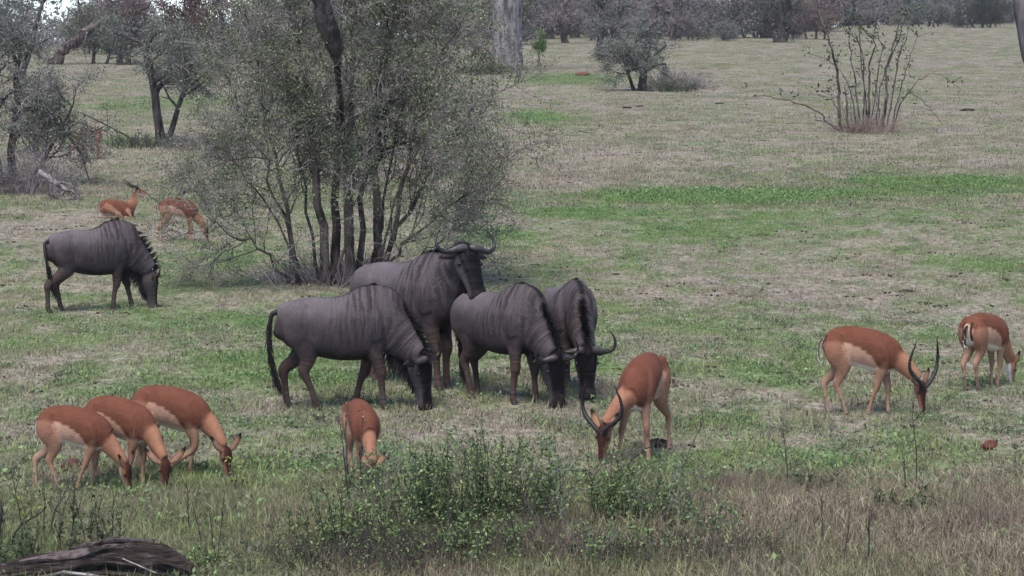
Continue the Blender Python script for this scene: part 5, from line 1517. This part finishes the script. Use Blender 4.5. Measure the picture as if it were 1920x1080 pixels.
def log_mat():
    m, t, b = nmat('weathered_log')
    tc = N(t, 'ShaderNodeTexCoord').outputs['Object']
    n1 = noise(t, mapping(t, tc, (.10, 1, 1)), 42, 5, .7, .6); n2 = noise(t, tc, 6, 4, .6); n3 = noise(t, mapping(t, tc, (.3, 1, 1)), 16, 4, .65)
    f = math_n(t, 'ADD', math_n(t, 'MULTIPLY', n1, .6), math_n(t, 'MULTIPLY', n2, .4))
    c = ramp(t, f, [(.36, (.010, .008, .008)), (.48, (.045, .034, .031)), (.58, (.095, .076, .070)), (.70, (.26, .23, .225))])
    t.links.new(c, b.inputs['Base Color']); b.inputs['Roughness'].default_value = .95
    bump(t, b, math_n(t, 'ADD', n1, n3), 1.0, .05)
    return m
M['log'] = log_mat()
M['log_bark'] = bark_mat('loose_bark', (0.018, 0.013, 0.013), (0.12, 0.095, 0.092), 14.0, 1.0, .9)
log()
for q, (u, v, lb) in enumerate([(90, 1084, 'green weed growing against the near side of the log, left of the other'), (205, 1086, 'green weed growing against the near side of the log, right of the other')]):
    shrub('leafy_shrub', lb, u, v, 520 + q, 12, .2, .3, 420, M['leaf_green'], .03)

# -- clods, stones, dung
M['clod'] = flat_mat('brown_clod', (0.085, 0.05, 0.04), .95, .1, .6, 18)
M['clod_red'] = flat_mat('reddish_clod', (0.13, 0.05, 0.035), .95, .1, .5, 18)
M['dung'] = flat_mat('dark_dung', (0.03, 0.024, 0.021), .95, .1, .5, 18)
def lump(name, label, cat, u, v, rx, ry, rz, seed, mat, group=None):
    r = np.random.default_rng(seed); m, n = 16, 10; V, Fc = [], []
    for i in range(n + 1):
        ph = math.pi * i / n
        for j in range(m):
            th = 2 * math.pi * j / m
            d = np.array([math.sin(ph) * math.cos(th), math.sin(ph) * math.sin(th), math.cos(ph)])
            k = 1 + .45 * (fbm(np.array([d[0] * 2.2 + d[2] + seed]), np.array([d[1] * 2.2 - d[2] * 1.3 + seed]), seed, 4)[0] - .5) * 2
            V.append((d[0] * rx * k, d[1] * ry * k, max(d[2] * rz * k + rz * .55, -.02)))
    for i in range(n):
        for j in range(m):
            a = i * m + j; b = i * m + (j + 1) % m; Fc.append((a, a + m, b + m, b))
    p = G(u, v)
    o = mesh_obj(name, V, Fc, mat, None, True); o.location = p
    tag(o, label, cat, group); return o
lump('clod', 'brown lump of earth under the belly of the leftmost impala', 'earth clod', 136, 880, .10, .08, .07, 1, M['clod'])
lump('clod', 'brown lump beside the hind foot of the ram that grazes towards the viewer', 'earth clod', 1232, 838, .12, .09, .055, 2, M['clod'])
lump('stone', 'reddish brown stone in the grass below the ram at the right edge', 'stone', 1856, 842, .065, .06, .06, 3, M['clod_red'])
lump('clod', 'reddish lump in the far grass left of the small rounded tree', 'earth clod', 1092, 142, .40, .3, .12, 4, M['clod_red'])
lump('clod', 'red brown clod at the foot of the slim dark tree on the left', 'earth clod', 308, 266, .32, .2, .10, 5, M['clod_red'])
for k, (u, v, s, lb) in enumerate([(1175, 203, .2, 'left dark dung pat in the far grass below the small rounded tree'), (1200, 200, .17, 'right dark dung pat in the far grass below the small rounded tree'), (1348, 195, .18, 'dark dung pat in the grass between the rounded tree and the open shrub'),
      (1296, 380, .1, 'dark dung pat in the bright green band of grass'), (1155, 515, .06, 'dark dung pat in the grass right of the face on wildebeest'), (1815, 208, .3, 'dark dung patch right of the open shrub'), (1700, 548, .12, 'dark dung pat in the grass above the ram with tall horns'), (1258, 716, .09, 'dark clod in the grass right of the front facing ram')]):
    lump('dung_pat', lb, 'dung', u, v, s, s * .8, s * .22, 20 + k, M['dung'], 'dung pats on the meadow')
sticks('fallen_twig', 'thin fallen twig lying in the dry grass right of the big bush', 'twig', (1115, 250), [([(1085, 246), (1105, 249), (1140, 253)], .02, .008), ([(1112, 250), (1122, 240), (1126, 232)], .008, .004)], M['twig_dark'], 520, 1, .3)

# -- limbs of trees that stand beside the camera, reaching into the frame
def near_limb():
    root = thing('cut_branch', 'grey cut limb hanging into the photo at the top right edge', 'branch', (5.6, 26.5, tz(5.6, 26.5)), 0)
    p = [AT(2120, 640, 26.5), AT(2110, 300, 26.5), AT(2090, -60, 26.5), AT(2010, -240, 26.4), AT(1940, -160, 26.3), AT(1918, -20, 26.2), AT(1924, 60, 26.2), AT(1930, 112, 26.2)]
    p[0].z = tz(p[0].x, p[0].y) - .1
    pts = [tuple(q - root.location) for q in p]
    A, tt = catmull([(*q, r) for q, r in zip(pts, [.22, .19, .17, .14, .115, .10, .085, .07])], 6)
    tb = Tubes(); tb.add(A[:, :3], A[:, 3], 14); tb.build('limb', M['bark_grey'], root)
    e = A[-1, :3]; d = A[-1, :3] - A[-2, :3]; d /= np.linalg.norm(d)
    tb = Tubes(); tb.add([e - d * .05, e, e + d * .02, e + d * .03], [.06, .066, .06, .001], 14); tb.build('cut_end', M['bark_dark'], root)
near_limb()
def left_post():
    root = thing('dead_stump', 'black dead stem standing at the lower left edge of the photo', 'stump', G(-14, 1075), 0)
    p = np.array(at_local(root, (-14, 1075), (-10, 1010), (-3, 970), (2, 938))); p[0, 2] = -.05
    A, tt = catmull(p, 5); r = np.random.default_rng(9)
    tb = Tubes(); tb.add(A + r.normal(0, .005, A.shape), np.interp(tt, [0, .5, .8, 1], [.05, .04, .03, .006]), 9); tb.build('stem', M['bark_dark'], root)
    t2 = Tubes(); t2.add([A[8], A[8] + np.array([-.08, 0, .12]), A[8] + np.array([-.1, 0, .3])], [.03, .022, .01], 7); t2.build('fork', M['bark_dark'], root)
left_post()
# ------------------------------------------------------------------ the air
def haze():
    m = bpy.data.materials.new('haze'); m.use_nodes = True; t = m.node_tree
    for n in list(t.nodes):
        if n.type == 'BSDF_PRINCIPLED': t.nodes.remove(n)
    v = N(t, 'ShaderNodeVolumePrincipled')
    v.inputs['Color'].default_value = (.86, .86, .93, 1); v.inputs['Density'].default_value = HAZE
    v.inputs['Anisotropy'].default_value = 0.0
    t.links.new(v.outputs[0], t.nodes['Material Output'].inputs['Volume'])
    x0, x1, y0, y1, z0, z1 = -7600, 7600, -60, 9100, -80, 30
    V = [(x, y, z) for x in (x0, x1) for y in (y0, y1) for z in (z0, z1)]
    Fc = [(0, 1, 3, 2), (4, 6, 7, 5), (0, 4, 5, 1), (2, 3, 7, 6), (0, 2, 6, 4), (1, 5, 7, 3)]
    o = mesh_obj('haze', V, Fc, m); tag(o, kind='stuff')
HAZE = 0.00016
haze()
